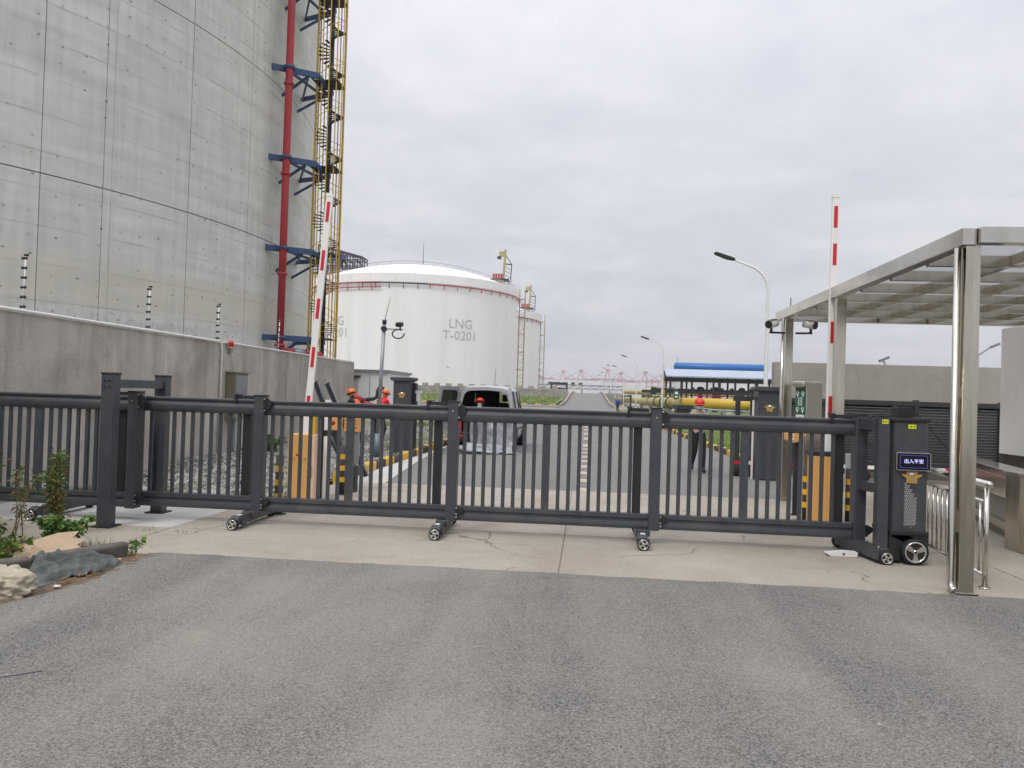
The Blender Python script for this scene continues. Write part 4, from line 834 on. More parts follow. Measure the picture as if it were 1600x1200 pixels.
# slim post with white strip by the left barrier, and the fallen machine parts behind it
t = thing('strip_post', 'slim black post with a white strip beside the raised barrier arm', 'post', (-3.88, 11.5, 0))
b = MB(); b.bx(-.1, -.02, -.05, .05, 0.004, 1.5); b.build('post_body', M_GATED, t, bevel=.004)
b = MB(); b.bx(-.018, .05, -.045, .045, .03, .96); b.build('white_strip', M_BOOM, t); b = MB(); b.bx(-.018, .05, -.045, .045, 1.05, 1.5); b.build('white_strip', M_BOOM, t)
b = MB(); b.bx(-.019, .2, -.05, .05, .965, 1.045); b.build('clamp', M_GATED, t)
b = MB(); b.bx(-.12, .12, -.08, .08, 0.004, .02); b.build('base_plate', M_GALV, t)
for k, (x0, lb) in enumerate(((-4.95, 'dark steel channel leaning behind the barrier, steeper one'), (-4.78, 'dark steel channel leaning behind the barrier, flatter one'))):
    t = thing('steel_channel', lb, 'steel channel', (x0, 14.0 + k * .15, 0.0), 0, 'channels leaning behind the barrier')
    b = MB(); p0_, p1_ = (0.7 + k * .1, 0, 0.09), (-.0, .0, 1.8 - k * .02); b.bar(p0_, p1_, .1, .03, (0, 1, 0)); b.build('web', M_DKSTEEL, t)
    b = MB(); b.bar((p0_[0] + .05, -.03, p0_[2]), (p1_[0] + .05, -.03, p1_[2]), .012, .06, (0, 1, 0)); b.build('flange', M_GALV, t); b = MB(); b.bar((p0_[0] - .05, -.03, p0_[2]), (p1_[0] - .05, -.03, p1_[2]), .012, .06, (0, 1, 0)); b.build('flange', M_GALV, t)
t = thing('card_reader', 'orange card reader heads on a grey bent stand behind the gate bars', 'card reader', (-4.02, 12.6, 0))
b = MB(); b.bx(-.2, .02, -.1, .1, 1.0, 1.22); b.build('reader_head', M_ORANGE, t, bevel=.01)
b = MB(); b.bx(.1, .34, -.1, .1, .98, 1.22); b.build('reader_head', M_ORANGE, t, bevel=.01)
b = MB(); b.prism([(.08, .98), (.32, .98), (.32, .5), (.26, .4), (.08, .7)], 1, -.06, .06); b.build('stand_plate', M_GALV, t)
b = MB(); b.bar((-.1, 0, 1.0), (.2, 0, .4), .05, .05); b.bar((-.16, 0, .85), (.1, 0, .4), .04, .04); b.bx(.1, .3, -.1, .1, 0.004, .42); b.build('stand', M_DKSTEEL, t)
b = MB(); b.lathe([(.001, -.104), (.04, -.103), (.04, -.1)], (-.09, 0, 1.12), 14, 1); b.build('reader_button', M_PIPE_RED, t)
b = MB()
for q in range(3): b.bx(.12, .32, -.106, -.1, 1.04 + q * .06, 1.06 + q * .06)
b.build('reader_grille', M_TERRA, t)
t = thing('fallen_panel', 'small white metal scrap lying under the gate panel end', 'scrap', (2.86, 8.98, 0.004))
b = MB(); b.prism([(-.16, 0), (.12, 0), (.13, .05), (.0, .055), (-.2, .03)], 1, -.04, .08); b.build('scrap_body', M_WHITE, t); b = MB(); b.cyl((-.02, -.045, .03), (-.02, -.04, .03), .012, n=8); b.build('hole_rim', M_GATED, t)
# camera head on post near the right barrier, stainless kiosk with green face
t = thing('intercom_post', 'tan intercom head on a slim post near the green faced kiosk', 'intercom', (3.12, 12.1, 0))
b = MB(); b.bx(-.03, .03, -.03, .03, .0, 1.1); b.build('post', M_DKSTEEL, t); b = MB(); b.prism([(-.16, 1.12), (-.06, 1.08), (.02, 1.1), (.12, 1.2), (.12, 1.3), (-.02, 1.3), (-.16, 1.22)], 1, -.1, .1); b.build('head', M_ORANGE, t, bevel=.01)
for z in (1.13, 1.18): b = MB(); b.bx(-.09, -.06, -.106, -.1, z, z + .03); b.build('light', M_PRINT, t)
b = MB(); b.bx(-.05, .05, -.05, .05, .004, .02); b.build('base_plate', M_DKSTEEL, t)
t = thing('kiosk', 'tall stainless kiosk with a green lettered face under the canopy', 'kiosk', (3.5, 12.9, 0), R(30))
b = MB(); b.prism([(-.17, .0), (.17, .0), (.17, 1.96), (.15, 2.02), (-.22, 2.02), (-.24, 1.98), (-.24, 1.93), (-.17, 1.93)], 1, -.12, .12); b.build('kiosk_body', M_STEELF, t, bevel=.012)
b = MB(); b.bx(-.176, -.171, -.1, .1, 1.5, 1.92); gp_ = b.build('green_face', M_GREEN, t)
b = MB()
for y in (-.055, .055):
    for z in (1.83, 1.58): b.lathe([(.018, 0), (.03, 0)], (-.1785, y, z), 10, 0); b.bx(-.1785, -.1765, y - .012, y + .012, z - .05, z - .03)
for y in (-.035, 0, .035): b.bx(-.1785, -.1765, y - .005, y + .005, 1.63, 1.77)
b.build('face_print', M_PRINT, gp_)
b = MB(); b.bx(-.176, -.171, -.08, .08, 1.4, 1.49); b.build('notice', M_WHITE, t); b = MB(); b.bx(-.1785, -.1765, -.05, .05, 1.43, 1.47); b.build('notice_print', M_GREY, t)
b = MB(); b.bx(-.176, -.171, -.08, .08, 1.1, 1.25); b.build('notice', M_WHITE, t)
t = thing('control_box', 'small grey control box behind the canopy middle post', 'box', (4.05, 12.4, 0))
b = MB(); b.bx(-.1, .1, -.08, .08, .55, .93); b.build('box_body', M_GREYBOX, t, bevel=.008); b = MB(); b.bx(-.03, .03, -.03, .03, .0, .55); b.build('stand', M_DKSTEEL, t); b = MB(); b.cyl((0, -.09, .62), (0, -.08, .62), .03, n=12); b.build('key_lock', M_DKSTEEL, t)

# ------------------------------------------------------------------ inner gate: two pillars and the louvred leaf parked on the right
def pillar(loc, label, h, side):
    t = thing('gate_pillar', label, 'pillar', loc)
    b = MB(); b.prism([(-.24, -.2), (-.2, -.24), (.2, -.24), (.24, -.2), (.24, .24), (-.24, .24)], 2, 0, h - .1); b.build('pillar_body', M_GATE, t, bevel=.008)
    b = MB(); b.prism([(-.27, h - .1), (.27, h - .1), (.31, h - .06), (.31, h), (-.31, h), (-.31, h - .06)], 1, -.3, .3); b.build('cap', M_GATE, t, bevel=.01)
    emblem(t, .0, -.242, h - .47, 1.15)
    b = MB(); b.bx(-.28, .28, -.27, .27, 0, .06); b.build('plinth', M_GATED, t, bevel=.01)
    for x in ((.29,) if side > 0 else (-.3, .31)):
        b = MB(); b.bx(x - .018, x + .018, -.02, .02, .0 if side < 0 else .35, h - .3); b.build('white_edge_strip', M_BOOM, t)
    b = MB(); b.bx(.24, .33, -.05, .2, .0, h - .15); b.build('guide_column', M_GATED, t)
    if side > 0: b = MB(); b.bx(.33, .5, -.08, .05, h - .42, h - .34); b.bx(.36, .46, -.08, .04, h - .62, h - .43); b.build('receiver_box', M_GREYBOX, t)
    return t
pillar((-4.86, 20.6, .0), 'dark gate pillar with gold winged emblem standing on the gravel side kerb', 2.05, 1)
pillar((3.94, 17.75, -.03), 'dark gate pillar with gold winged emblem before the louvred gate leaf', 2.05, -1)
lv = thing('louvred_gate', 'dark louvred gate leaf parked in front of the plain concrete wall', 'gate', (0, 18.35, -.03))
xsl = [3.42, 3.75, 5.5, 7.3, 9.1]
for x in xsl: b = MB(); b.bx(x - .05, x + .05, -.06, .06, .32, 1.86); b.build('stile', M_LOUV, lv, bevel=.005)
b = MB(); b.bx(3.32, 9.2, -.065, .065, 1.72, 1.83); b.build('top_rail', M_LOUV, lv, bevel=.005)
b = MB(); b.bx(3.32, 9.2, -.09, .09, .24, .46); b.build('bottom_rail', M_LOUV, lv, bevel=.005)
sl_ = None
for i in range(1, 4):
    w_ = xsl[i + 1] - xsl[i] - .1
    b = MB(); b.add([(0, -.035, 0), (w_, -.035, 0), (w_, .02, .05), (0, .02, .05), (0, -.04, .006), (w_, -.04, .006), (w_, .015, .056), (0, .015, .056)], [(0, 1, 2, 3), (7, 6, 5, 4), (0, 4, 5, 1), (1, 5, 6, 2), (2, 6, 7, 3), (3, 7, 4, 0)]); s0 = b.build('slat', M_LOUV, lv)
    for k in range(20):
        o = s0 if k == 0 else again(s0, lv); o.location = (xsl[i] + .05, 0, .47 + k * .063)
for k in range(8):
    b = MB(); x = 3.3 + k * .66; b.bx(x, x + .33, -.0935, -.0905, .29, .37); b.build('reflective_tape', M_RED, lv)
    b = MB(); b.bx(x + .33, x + .66, -.0935, -.0905, .29, .37); b.build('reflective_tape', M_PRINT, lv)
for x in (3.42, 3.78, 6.2, 8.3):
    b = MB(); b.lathe([(.001, -.1), (.12, -.1), (.14, -.07), (.14, .07), (.12, .1), (.001, .1)], (x, 0, .14), 18, 1); b.build('wheel', M_TYRE, lv)
b = MB(); b.bar((5.6, -.08, .6), (8.7, -.08, 1.7), .015, .015); b.build('brace_cable', M_DKSTEEL, lv)
t = thing('concrete_wall', 'plain grey concrete wall behind the louvred gate leaf', 'wall', (4.45, 19.4, -.04))
for k in range(4): b = MB(); b.bx(k * 4.5 + .006, k * 4.5 + 4.494, 0, .3, 0, 2.7 - (.0)); b.build('wall_panel', M_WALLR, t, bevel=.01)
t = thing('concrete_block', 'low pale concrete block with marks under the louvred gate', 'block', (4.75, 16.2, -.03))
b = MB(); b.bx(-.35, .35, -.15, .15, 0, .34); b.build('block_body', M_CONCW, t, bevel=.015)
b = MB(); b.bx(-.2, -.17, -.154, -.151, .2, .29); b.bx(-.2, -.1, -.154, -.151, .19, .2); b.bx(-.05, -.03, -.154, -.151, .19, .29); b.bx(-.08, .02, -.154, -.151, .18, .19); b.build('painted_marks', M_INK, t)
for x, y, lb in ((7.2, 19.75, 'small floodlight on a slanting arm behind the plain wall'), (10.3, 22, 'thin lamp arm rising behind the plain wall near the canopy')):
    t = thing('wall_lamp', lb, 'lamp', (x, y, 0)); b = MB(); z1 = 2.78 if x < 9 else 3.35; b.cyl((0, 0, -.05), (0, 0, z1 - .25), .03, n=8); b.bar((0, 0, z1 - .25), (-.12 if x < 9 else .35, 0, z1), .03, .03); b.build('arm', M_GALV, t)
    b = MB(); px_ = -.15 if x < 9 else .38; b.bar((px_ - .06, 0, z1 - .02), (px_ + .16, 0, z1 + .08), .1, .06); b.build('lamp_head', M_GALV, t)

# ------------------------------------------------------------------ stainless canopy
cn = thing('canopy', 'stainless steel entrance canopy with glazed grid roof on square posts', 'canopy', (0, 0, 0))
ZT = 3.28
for y, w_ in ((7.44, .125), (11.1, .13), (13.86, .13)):
    b = MB(); b.bx(3.4 - w_ / 2, 3.4 + w_ / 2, y - w_ / 2, y + w_ / 2, 0.0, ZT - .16); p_ = b.build('post', M_STEEL, cn, bevel=.004)
    b = MB(); b.bx(3.4 - .09, 3.4 + .09, y - .09, y + .09, 0.006, .02); b.build('base_plate', M_STEEL, p_)
for x in (6.9,):
    b = MB(); b.bx(x - .065, x + .065, 7.38, 7.5, 0.0, ZT - .16); b.build('post', M_STEEL, cn, bevel=.004)
ysf = [7.36, 9.5, 11.3, 12.9, 14.42]
for k in range(4): b = MB(); b.bx(3.3, 3.42, ysf[k] + .004, ysf[k + 1] - .004, ZT - .16, ZT); b.build('fascia', M_STEELF, cn, bevel=.008)
b = MB(); b.bx(3.425, 9.2, 7.3, 7.42, ZT - .15, ZT + .0); b.build('front_fascia', M_STEELF, cn, bevel=.006)
b = MB(); b.bx(3.425, 9.2, 14.3, 14.42, ZT - .16, ZT - .0); b.build('back_fascia', M_STEELF, cn, bevel=.006)
xr = [3.42 + .82 * k for k in range(8)]; yr = [7.42 + .98 * k for k in range(8)]
for k, y in enumerate(yr[1:7]): b = MB(); b.bx(3.425, 9.2, y - .04, y + .04, ZT - .175, ZT - .065); b.build('cross_beam', M_STEEL, cn)
for k, x in enumerate(xr[1:]):
    b = MB()
    for j in range(7): b.bx(x - .035, x + .035, yr[j] + .043, yr[j + 1] - .043, ZT - .165, ZT - .06)
    b.build('rafter', M_STEEL, cn)
pane = None
for i in range(7):
    for j in range(7):
        if pane is None:
            b = MB(); b.bx(.006, .814, .006, .974, 0, .012); pane = b.build('roof_pane', M_PANE, cn); o = pane
        else: o = again(pane, cn)
        o.location = (xr[i], yr[j], ZT - .052)
b = MB(); b.tube([(3.3, 7.46, ZT - .17), (3.3, 7.46, .12), (3.3, 7.45, .07), (3.302, 7.42, .04), (3.303, 7.37, .033)], .03, 12); dp = b.build('drain_pipe', M_STEELF, cn)
b = MB(); b.bx(3.32, 3.345, 7.44, 7.48, 1.75, 1.85); b.build('pipe_clip', M_STEEL, dp)
b = MB(); b.bx(3.32, 3.345, 7.44, 7.48, .55, .75); b.build('pipe_clip', M_STEEL, dp)
b = MB(); b.tube([(3.29, 13.8, ZT - .17), (3.29, 13.8, .03)], .03, 10); b.build('drain_pipe', M_STEELF, cn)
b = MB(); b.cyl((3.36, 13.6, ZT), (3.36, 13.6, ZT + .16), .008, n=6); b.build('roof_pin', M_DKSTEEL, cn)
b = MB(); b.bx(3.33, 3.47, 11.03, 11.034, .01, 1.2); b.bx(3.33, 3.334, 11.034, 11.17, .01, 1.2); b.bx(3.33, 3.47, 11.034, 11.037, 1.2, 1.23); b.build('protective_film', M_BOOM, cn)
for sx, lb in ((-1, 'white bullet camera on the canopy post facing away from the gatehouse'), (1, 'white bullet camera on the canopy post facing the gatehouse side')):
    t = thing('security_camera', lb, 'camera', (3.4, 13.78, 2.86), 0, 'cameras on the canopy post')
    b = MB(); b.bar((sx * .066, -.02, 0), (sx * .27, -.06, 0), .025, .025); b.cyl((sx * .25, -.06, 0), (sx * .25, -.06, .06), .018, n=8); b.build('mount', M_GATED, t)
    b = MB(); b.cyl((sx * .18, .0, .135), (sx * .29, -.1, .1), .055, n=14); b.bar((sx * .14, .05, .2), (sx * .31, -.12, .165), .12, .012); b.build('housing', M_WHITE, t)
    t.scale = (1.3, 1.3, 1.3)
    b = MB(); b.cyl((sx * .291, -.101, .0995), (sx * .3, -.11, .097), .052, n=14); b.build('lens', M_GATED, t)

# gatehouse and low stainless counter wall
t = thing('gatehouse', 'pale rendered gatehouse wall below the end of the canopy', 'building', (7.1, 10.4, -.03))
b = MB(); b.bx(0, 6, 0, 3.95, .95, 3.1); b.build('wall', M_GHOUSE, t, bevel=.01)
b = MB(); b.bx(.04, 6, .04, 3.9, 0, .95); b.build('plinth', M_STEEL, t)
b = MB(); b.bx(1.4, 2.6, -.02, .0, 1.3, 2.4); wn = b.build('window_frame', M_STEELF, t); b = MB(); b.bx(1.46, 2.54, -.026, -.02, 1.36, 2.34); b.build('window_pane', M_VGLASS, wn)
t = thing('counter_wall', 'low brushed steel clad wall with a rounded end pedestal', 'low wall', (5.05, 9.62, 0))
b = MB(); b.bar((.3, .4, .85), (1.0, 3.55, .85), .34, .1); b.build('ledge', M_STEEL, t, bevel=.01)
b = MB(); b.bar((.32, .4, .66), (1.0, 3.55, .66), .22, .28); b.build('upper_panel', M_STEEL, t)
b = MB(); b.bar((.36, .4, .26), (1.04, 3.55, .26), .12, .51); b.build('recess_panel', M_WALLR, t)
b = MB(); b.bar((.3, .4, .16), (1.0, 3.55, .16), .2, .1); b.build('kick_rail', M_STEEL, t)
b = MB(); b.prism([(0, .1), (.03, .03), (.1, 0), (.5, 0), (.5, .42), (0, .42)], 2, 0.004, .9); b.build('pedestal', M_STEEL, t, bevel=.01)
b = MB(); b.prism([(-.02, .09), (.02, .01), (.09, -.02), (.52, -.02), (.52, .44), (-.02, .44)], 2, .9, .93); b.build('pedestal_cap', M_STEELF, t, bevel=.004)
# handrail
hr = thing('handrail', 'stainless steel handrail with upright bars between drive cabinet and counter', 'railing', (3.72, 7.72, 0))
def hp(s): return (s * .09, s, 0)
for s in (0, 2.3):
    b = MB(); b.cyl((hp(s)[0], s, 0), (hp(s)[0], s, .95), .024, n=14); b.build('end_post', M_STEELF, hr); b = MB(); b.lathe([(.001, .014), (.05, .012), (.05, 0.004)], (hp(s)[0], s, 0), 14); b.build('base_flange', M_STEEL, hr)
b = MB(); b.cyl((-.006, -.06, .965), (hp(2.36)[0], 2.36, .965), .034, n=16); b.build('top_rail', M_STEELF, hr)
b = MB(); b.lathe([(.001, -.022), (.022, -.018), (.035, 0)], (-.006, -.06, .965), 16, 1); b.build('rail_end', M_STEELF, hr)
for z in (.8, .12): b = MB(); b.cyl((0, 0.02, z), (hp(2.28)[0], 2.28, z), .016, n=10); b.build('rail', M_STEELF, hr)
for k in range(1, 16): s = k * 2.3 / 16; b = MB(); b.cyl((hp(s)[0], s, .125), (hp(s)[0], s, .795), .012, n=10); b.build('upright', M_STEELF, hr)

# ------------------------------------------------------------------ street lamps
def lamp_mesh():
    b = MB(); path = [(0, 0, 0), (0, 0, 2), (0, 0, 6.6)]; rr = [.1, .095, .065]
    for k in range(1, 9): a = k / 8 * R(68); path.append((-1.15 * (1 - cos(a)), 0, 6.6 + 1.15 * sin(a))); rr.append(.062 - k * .002)
    e_ = path[-1]; path.append((e_[0] - .85, 0, e_[2] + .34)); rr.append(.04)
    b.tube(path, rr, 10); return b, path[-1]
def street_lamp(loc, label, group, s=1.0, rz=0):
    t = thing('street_lamp', label, 'street lamp', loc, rz, group); b, e_ = lamp_mesh(); b.build('pole', M_LAMPW, t)
    b = MB(); x, z = e_[0], e_[2]; b.prism([(x + .08, z - .07), (x + .1, z + .02), (x - .1, z + .1), (x - .72, z + .3), (x - .82, z + .28), (x - .8, z + .2), (x - .25, z - .02)], 1, -.13, .13); b.build('lamp_head', M_DKSTEEL, t, bevel=.02)
    b = MB(); b.bx(-.15, .15, -.15, .15, 0, .03); b.cyl((0, 0, .03), (0, 0, .5), .12, .11, 10); b.build('base', M_LAMPW, t)
    t.scale = (s, s, s); return t
l0 = street_lamp((7.85, 35.8, .045), 'tall white street lamp rising behind the dark emblem pillar', 'white street lamps along the road')
far_l = 'white street lamp with angled head along the far right roadside'
lf = None
for y, x in ((83, 7.75), (119, 7.25), (157, 7.1), (197, 6.9), (236, 6.8), (275, 6.7), (315, 6.7), (356, 6.6)):
    if lf is None: lf = street_lamp((x, y, .0), far_l, 'white street lamps of the far roadside'); o = lf
    else: o = copy_tree(lf); o.location = (x, y, 0 if y < 150 else min(.9 + (y - 150) * .02, 2.6) if y > 190 else 0)
t = street_lamp((-34.2, 200, 1.2), 'lone slender lamp standing before the lettered white tank', None, .9)

# ------------------------------------------------------------------ camera pole on the gravel
t = thing('camera_pole', 'grey pole with camera arm, cable loop and whip antenna on the gravel', 'camera pole', (-5.12, 19.0, 0.0))
b = MB(); b.cyl((0, 0, -.02), (.01, 0, .62), .075, .075, 12); b.build('pole_base', mat('pole_blue_grey', '#6d7884', .5, .3, .08, 5), t)
b = MB(); b.cyl((.01, 0, .62), (.09, 0, 3.32), .05, .045, 12); b.build('pole', M_GALV, t)
b = MB(); b.cyl((.09, 0, 3.32), (.09, 0, 3.42), .055, n=12); b.cyl((.085, -.06, 3.2), (.085, .06, 3.2), .07, n=10); b.build('pole_head', M_DKSTEEL, t)
b = MB(); b.bar((.12, 0, 3.2), (.55, 0, 3.19), .03, .03); b.build('arm', M_GALV, t)
b = MB(); b.cyl((.44, -.1, 3.3), (.5, .1, 3.33), .06, n=12); b.cyl((.49, 0, 3.2), (.49, 0, 3.3), .02, n=8); b.build('camera_head', M_GATED, t)
b = MB(); b.tube([(.45 + .15 * cos(q * .42 + 1.0), -.02, 3.08 + .11 * sin(q * .42 + 1.0)) for q in range(14)], .018, 6); b.build('cable_loop', M_GATED, t)
b = MB(); b.cyl((.1, 0, 3.42), (.22, 0, 3.98), .01, .004, 5); b.build('antenna', M_DKSTEEL, t)
# workshop wall, hydrants and small things beyond the gravel
t = thing('workshop', 'long low white metal shed behind the gravel yard', 'shed', (-31.0, 64, 0))
b = MB()
b.bx(-6, 14.5, 0, 8, -.05, 3.25); b.build('wall', M_FARW, t)
for k in range(10): b = MB(); b.bx(-6 + 2 * k + .96, -6 + 2 * k + 1.0, -.03, 0, 0, 3.2); b.build('wall_seam', M_GALV, t)
b = MB(); b.bx(-6.2, 14.7, -.25, 8.2, 3.25, 3.45); b.build('roof_edge', M_GALV, t)
b = MB(); b.bx(10.6, 12.0, -.04, 0, 0, 2.7); d_ = b.build('door', mat('shed_door', '#b1aca0', .6, 0, .05, 2), t); b = MB(); b.bx(10.4, 12.2, -.3, 0, 2.75, 2.95); b.build('door_hood', M_DKSTEEL, t)
t = thing('fire_monitor', 'red fire hydrant monitor with black swan neck beyond the concrete wall', 'hydrant', (-12.1, 40.5, 0))
b = MB(); b.cyl((0, 0, 0), (0, 0, 1.0), .14, n=12); b.cyl((-.5, 0, 1.55), (.35, 0, 1.1), .17, .2, 12); b.lathe([(.001, -.12), (.28, -.1), (.28, .1), (.001, .12)], (-.5, 0, 1.5), 12, 0); b.cyl((.35, 0, 1.1), (.9, 0, .9), .12, n=10); b.build('pump', M_PIPE_RED, t)
b = MB(); b.tube([(.5, 0, 1.2), (.9, 0, 1.25), (1.1, 0, 1.35), (1.15, 0, 1.7), (1.25, 0, 1.9), (1.4, 0, 1.85), (1.42, 0, 1.65)], .1, 8); b.build('swan_neck', M_DKSTEEL, t)
for k, (x, y, lb) in enumerate(((-10.9, 118, 'white marker post at the roadside beyond the van'), (-30, 172, 'white marker post on the far grass bank'), (-16, 172.5, 'white marker post on the grass bank near the climbing road'))):
    t = thing('marker_post', lb, 'marker post', (x, y, 0.0)); b = MB(); b.cyl((0, 0, 0), (0, 0, 2.0 if k == 0 else 1.5), .22 if k == 0 else .12, n=8); b.build('post', M_WHITE, t); b = MB(); b.lathe([(.22 if k == 0 else .12, 2.0 if k == 0 else 1.5), (.001, 2.12 if k == 0 else 1.6)], n=8); b.build('cap', M_WHITE, t)
# stone dyke
dk = thing('stone_dyke', 'long grey stone dyke wall above the grass bank', 'dyke', (0, 215.2, 0))
b = MB(); b.prism([(0, 0), (1.6, 3.7), (3.2, 3.9), (6, 0)], 0, -230, -5.2); b.build('stone_face', M_STONEW, dk)
bk_ = None
for k in range(60):
    if bk_ is None: b = MB(); b.bx(-.75, .75, 1.8, 3.0, 3.75, 4.55); bk_ = b.build('crest_block', M_CONC, dk); o = bk_
    else: o = again(bk_, dk)
    o.location = (-9 - k * 3.3, random.uniform(-.1, .1), random.uniform(-.15, .05))
b = MB(); b.prism([(0, 0), (1.6, 3.2), (3.2, 3.3), (6, 0)], 0, 5.2, 60); tag(b.build('stone_dyke', M_STONEW, None, (0, 245, 0)), 'grey stone dyke wall on the pipeline side of the climbing road', 'dyke')

# ------------------------------------------------------------------ pipeline area on the right
yp = thing('yellow_pipe', 'thick yellow pipeline on low supports beyond the lawn', 'pipeline', (0, 0, 0))
b = MB(); b.tube([(24, 96.0, 1.42), (18, 97.0, 1.42), (11.6, 98.0, 1.42)], .66, 20); b.build('near_pipe', M_YPIPE, yp)
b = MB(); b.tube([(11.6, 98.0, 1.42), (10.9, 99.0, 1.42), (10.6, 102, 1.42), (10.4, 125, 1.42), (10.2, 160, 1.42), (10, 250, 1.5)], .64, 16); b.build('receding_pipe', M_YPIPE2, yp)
for y in (99.5, 108, 118, 130, 145): b = MB(); b.lathe([(.65, -.1), (.8, -.1), (.8, .1), (.65, .1)], (10.45, y, 1.42), 16, 1); b.build('flange', M_DKSTEEL, yp)
for x, y in ((22, 96.4), (17, 97.2), (13, 97.8), (10.6, 104), (10.4, 116), (10.3, 130), (10.2, 150)): b = MB(); b.bx(x - .35, x + .35, y - .35, y + .35, 0.0, .85); b.build('support', M_CONCW, yp)
t = thing('steel_pipe', 'thin pale pipe running low below the yellow pipeline', 'pipe', (0, 0, 0)); b = MB(); b.tube([(24, 88, .55), (14.2, 90, .75), (11.5, 90.6, .95)], .1, 8); b.build('pipe_run', M_GALV, t)
for x, y in ((22, 88.4), (15, 89.85)): b = MB(); b.bx(x - .08, x + .08, y - .08, y + .08, 0, .5); b.build('stand', M_DKSTEEL, t)
b = MB(); b.bx(9.7, 11.9, 89.8, 91, .75, 1.2); b.build('valve_box', M_DKSTEEL, t)
b = MB(); b.bx(9.9, 11.7, 90, 90.8, 0, .75); b.build('valve_stand', M_DKSTEEL, t)
sh = thing('pipe_shed', 'open sided steel pipe shed with pale metal roof', 'shed', (13.2, 132, 0))
for i in range(6):
    for j in (0, 7): b = MB(); b.bar((.4 + i * 3.5, j, 0), (.4 + i * 3.5, j, 5.9), .3, .3); b.build('column', M_DKSTEEL, sh)
b = MB(); b.add([(-.4, -1.2, 5.55), (18.3, -1.2, 5.55), (18.3, 3.5, 6.9), (-.4, 3.5, 6.9), (-.4, -1.2, 5.75), (18.3, -1.2, 5.75), (18.3, 3.5, 7.05), (-.4, 3.5, 7.05)], [(0, 1, 2, 3), (4, 5, 6, 7), (0, 1, 5, 4), (1, 2, 6, 5), (3, 0, 4, 7)]); b.build('roof_slope', M_ROOFM, sh)
b = MB(); b.add([(-.4, 8.2, 5.55), (18.3, 8.2, 5.55), (18.3, 3.5, 6.9), (-.4, 3.5, 6.9), (-.4, 8.2, 5.75), (18.3, 8.2, 5.75), (18.3, 3.5, 7.05), (-.4, 3.5, 7.05)], [(0, 1, 2, 3), (4, 5, 6, 7), (0, 1, 5, 4), (1, 2, 6, 5), (3, 0, 4, 7)]); b.build('roof_slope', M_ROOFM, sh)
b = MB(); b.bx(-.3, 18.2, -.3, -.1, 5.0, 5.5); b.bx(-.3, 18.2, 7.1, 7.3, 5.0, 5.5); b.bar((-.3, -1.1, 5.5), (-.3, 3.5, 6.85), .2, .3); b.build('eave_beam', M_DKSTEEL, sh)
b = MB(); b.bx(-4, 19, .2, .6, 2.9, 3.35); b.bx(-4, 19, 3, 3.4, 2.9, 3.35); b.bx(-2, 19, 1.2, 1.8, 3.36, 3.7); b.build('pipe_rack', M_DKSTEEL, sh)
for i in range(6): b = MB(); b.bar((.5 + i * 3.5 + .3, .0, 3.0), (.5 + i * 3.5 + 1.6, .0, 1.9), .14, .14); b.build('knee_brace', M_DKSTEEL, sh)
b = MB()
for x0, x1 in ((4, 9.5), (11.4, 17.4)): b.tube([(x0, -.6, 2.6), (x1, -.6, 2.6)], .11, 8)
b.build('red_pipe', M_PIPE_RED, sh)
for i, x in enumerate((5.6, 8.1, 12.4, 14.2)): b = MB(); b.cyl((x, 2.2, 0), (x, 2.2, 2.9), .38, n=10); b.lathe([(.38, 3.4), (.55, 3.4), (.55, 4.0), (.001, 4.2)], (x, 2.2, 0), 10); b.build('riser', M_DKSTEEL, sh)
for i in range(5):
    b = MB(); x = -3.4 + i * 1.0; b.bar((x, 2, 0) if i in (0, 3) else (x, 2, 3.35), (x, 2, 4.6 + (i % 2) * .6), .12, .12); b.bar((x, 2, 3.9), (x + 1, 2, 3.9), .09, .09); b.build('yellow_handrail', M_YPIPE2, sh)
t = thing('blue_vessel', 'long bright blue horizontal cylinder above the shed roof', 'pipe', (16.0, 147, 0))
b = MB(); b.lathe([(.001, -.35), (.5, -.25), (.82, 0), (.82, 16.2), (.5, 16.5), (.001, 16.6)], (0, 0, 7.9), 24, 0); b.build('vessel', M_BPIPE, t)
for x in (1.2, 8, 14.6): b = MB(); b.bx(x - .2, x + .2, -.5, .5, 0, 7.2); b.build('saddle', M_DKSTEEL, t)
b = MB(); b.cyl((.3, 0, 8.6), (.3, 0, 9.7), .03, n=5); b.build('vent_pin', M_DKSTEEL, t)
t = thing('white_hall', 'white plant hall seen through the open shed', 'building', (20, 215, 0))
b = MB(); b.bx(-10, 2, 0, 14, 0, 5.6); b.build('low_block', M_FARW, t); b = MB(); b.bx(5.0, 34, 3, 18, 0, 7.2); b.build('main_block', M_FARW, t)
for r_ in range(2):
    for c in range(9): b = MB(); b.bx(8 + c * 2.6, 9 + c * 2.6, 2.95, 3.0, 4.8 - r_ * 1.8, 5.5 - r_ * 1.8); b.build('window', M_DKSTEEL, t)
b = MB(); b.bx(-5.4, -2.6, -.05, 0, 2.0, 3.0); b.build('wall_vent', M_DKSTEEL, t); b = MB(); b.bx(4.7, 34.3, 2.7, 18.3, 7.2, 7.5); b.build('roof_edge', M_GALV, t)
t = thing('green_sign', 'small dark green board on a slim post near the yellow pipeline', 'sign', (9.3, 84, .045)); b = MB(); b.cyl((0, 0, 0), (0, 0, 2.9), .04, n=8); b.build('post', M_GALV, t); b = MB(); b.bx(-.28, .28, -.06, .0, 1.75, 2.75); b.build('board', M_GREEN, t); b = MB(); b.bx(-.15, .15, -.064, -.061, 2.3, 2.55); b.bx(-.15, .15, -.064, -.061, 1.95, 2.1); b.build('board_print', M_PRINT, t)
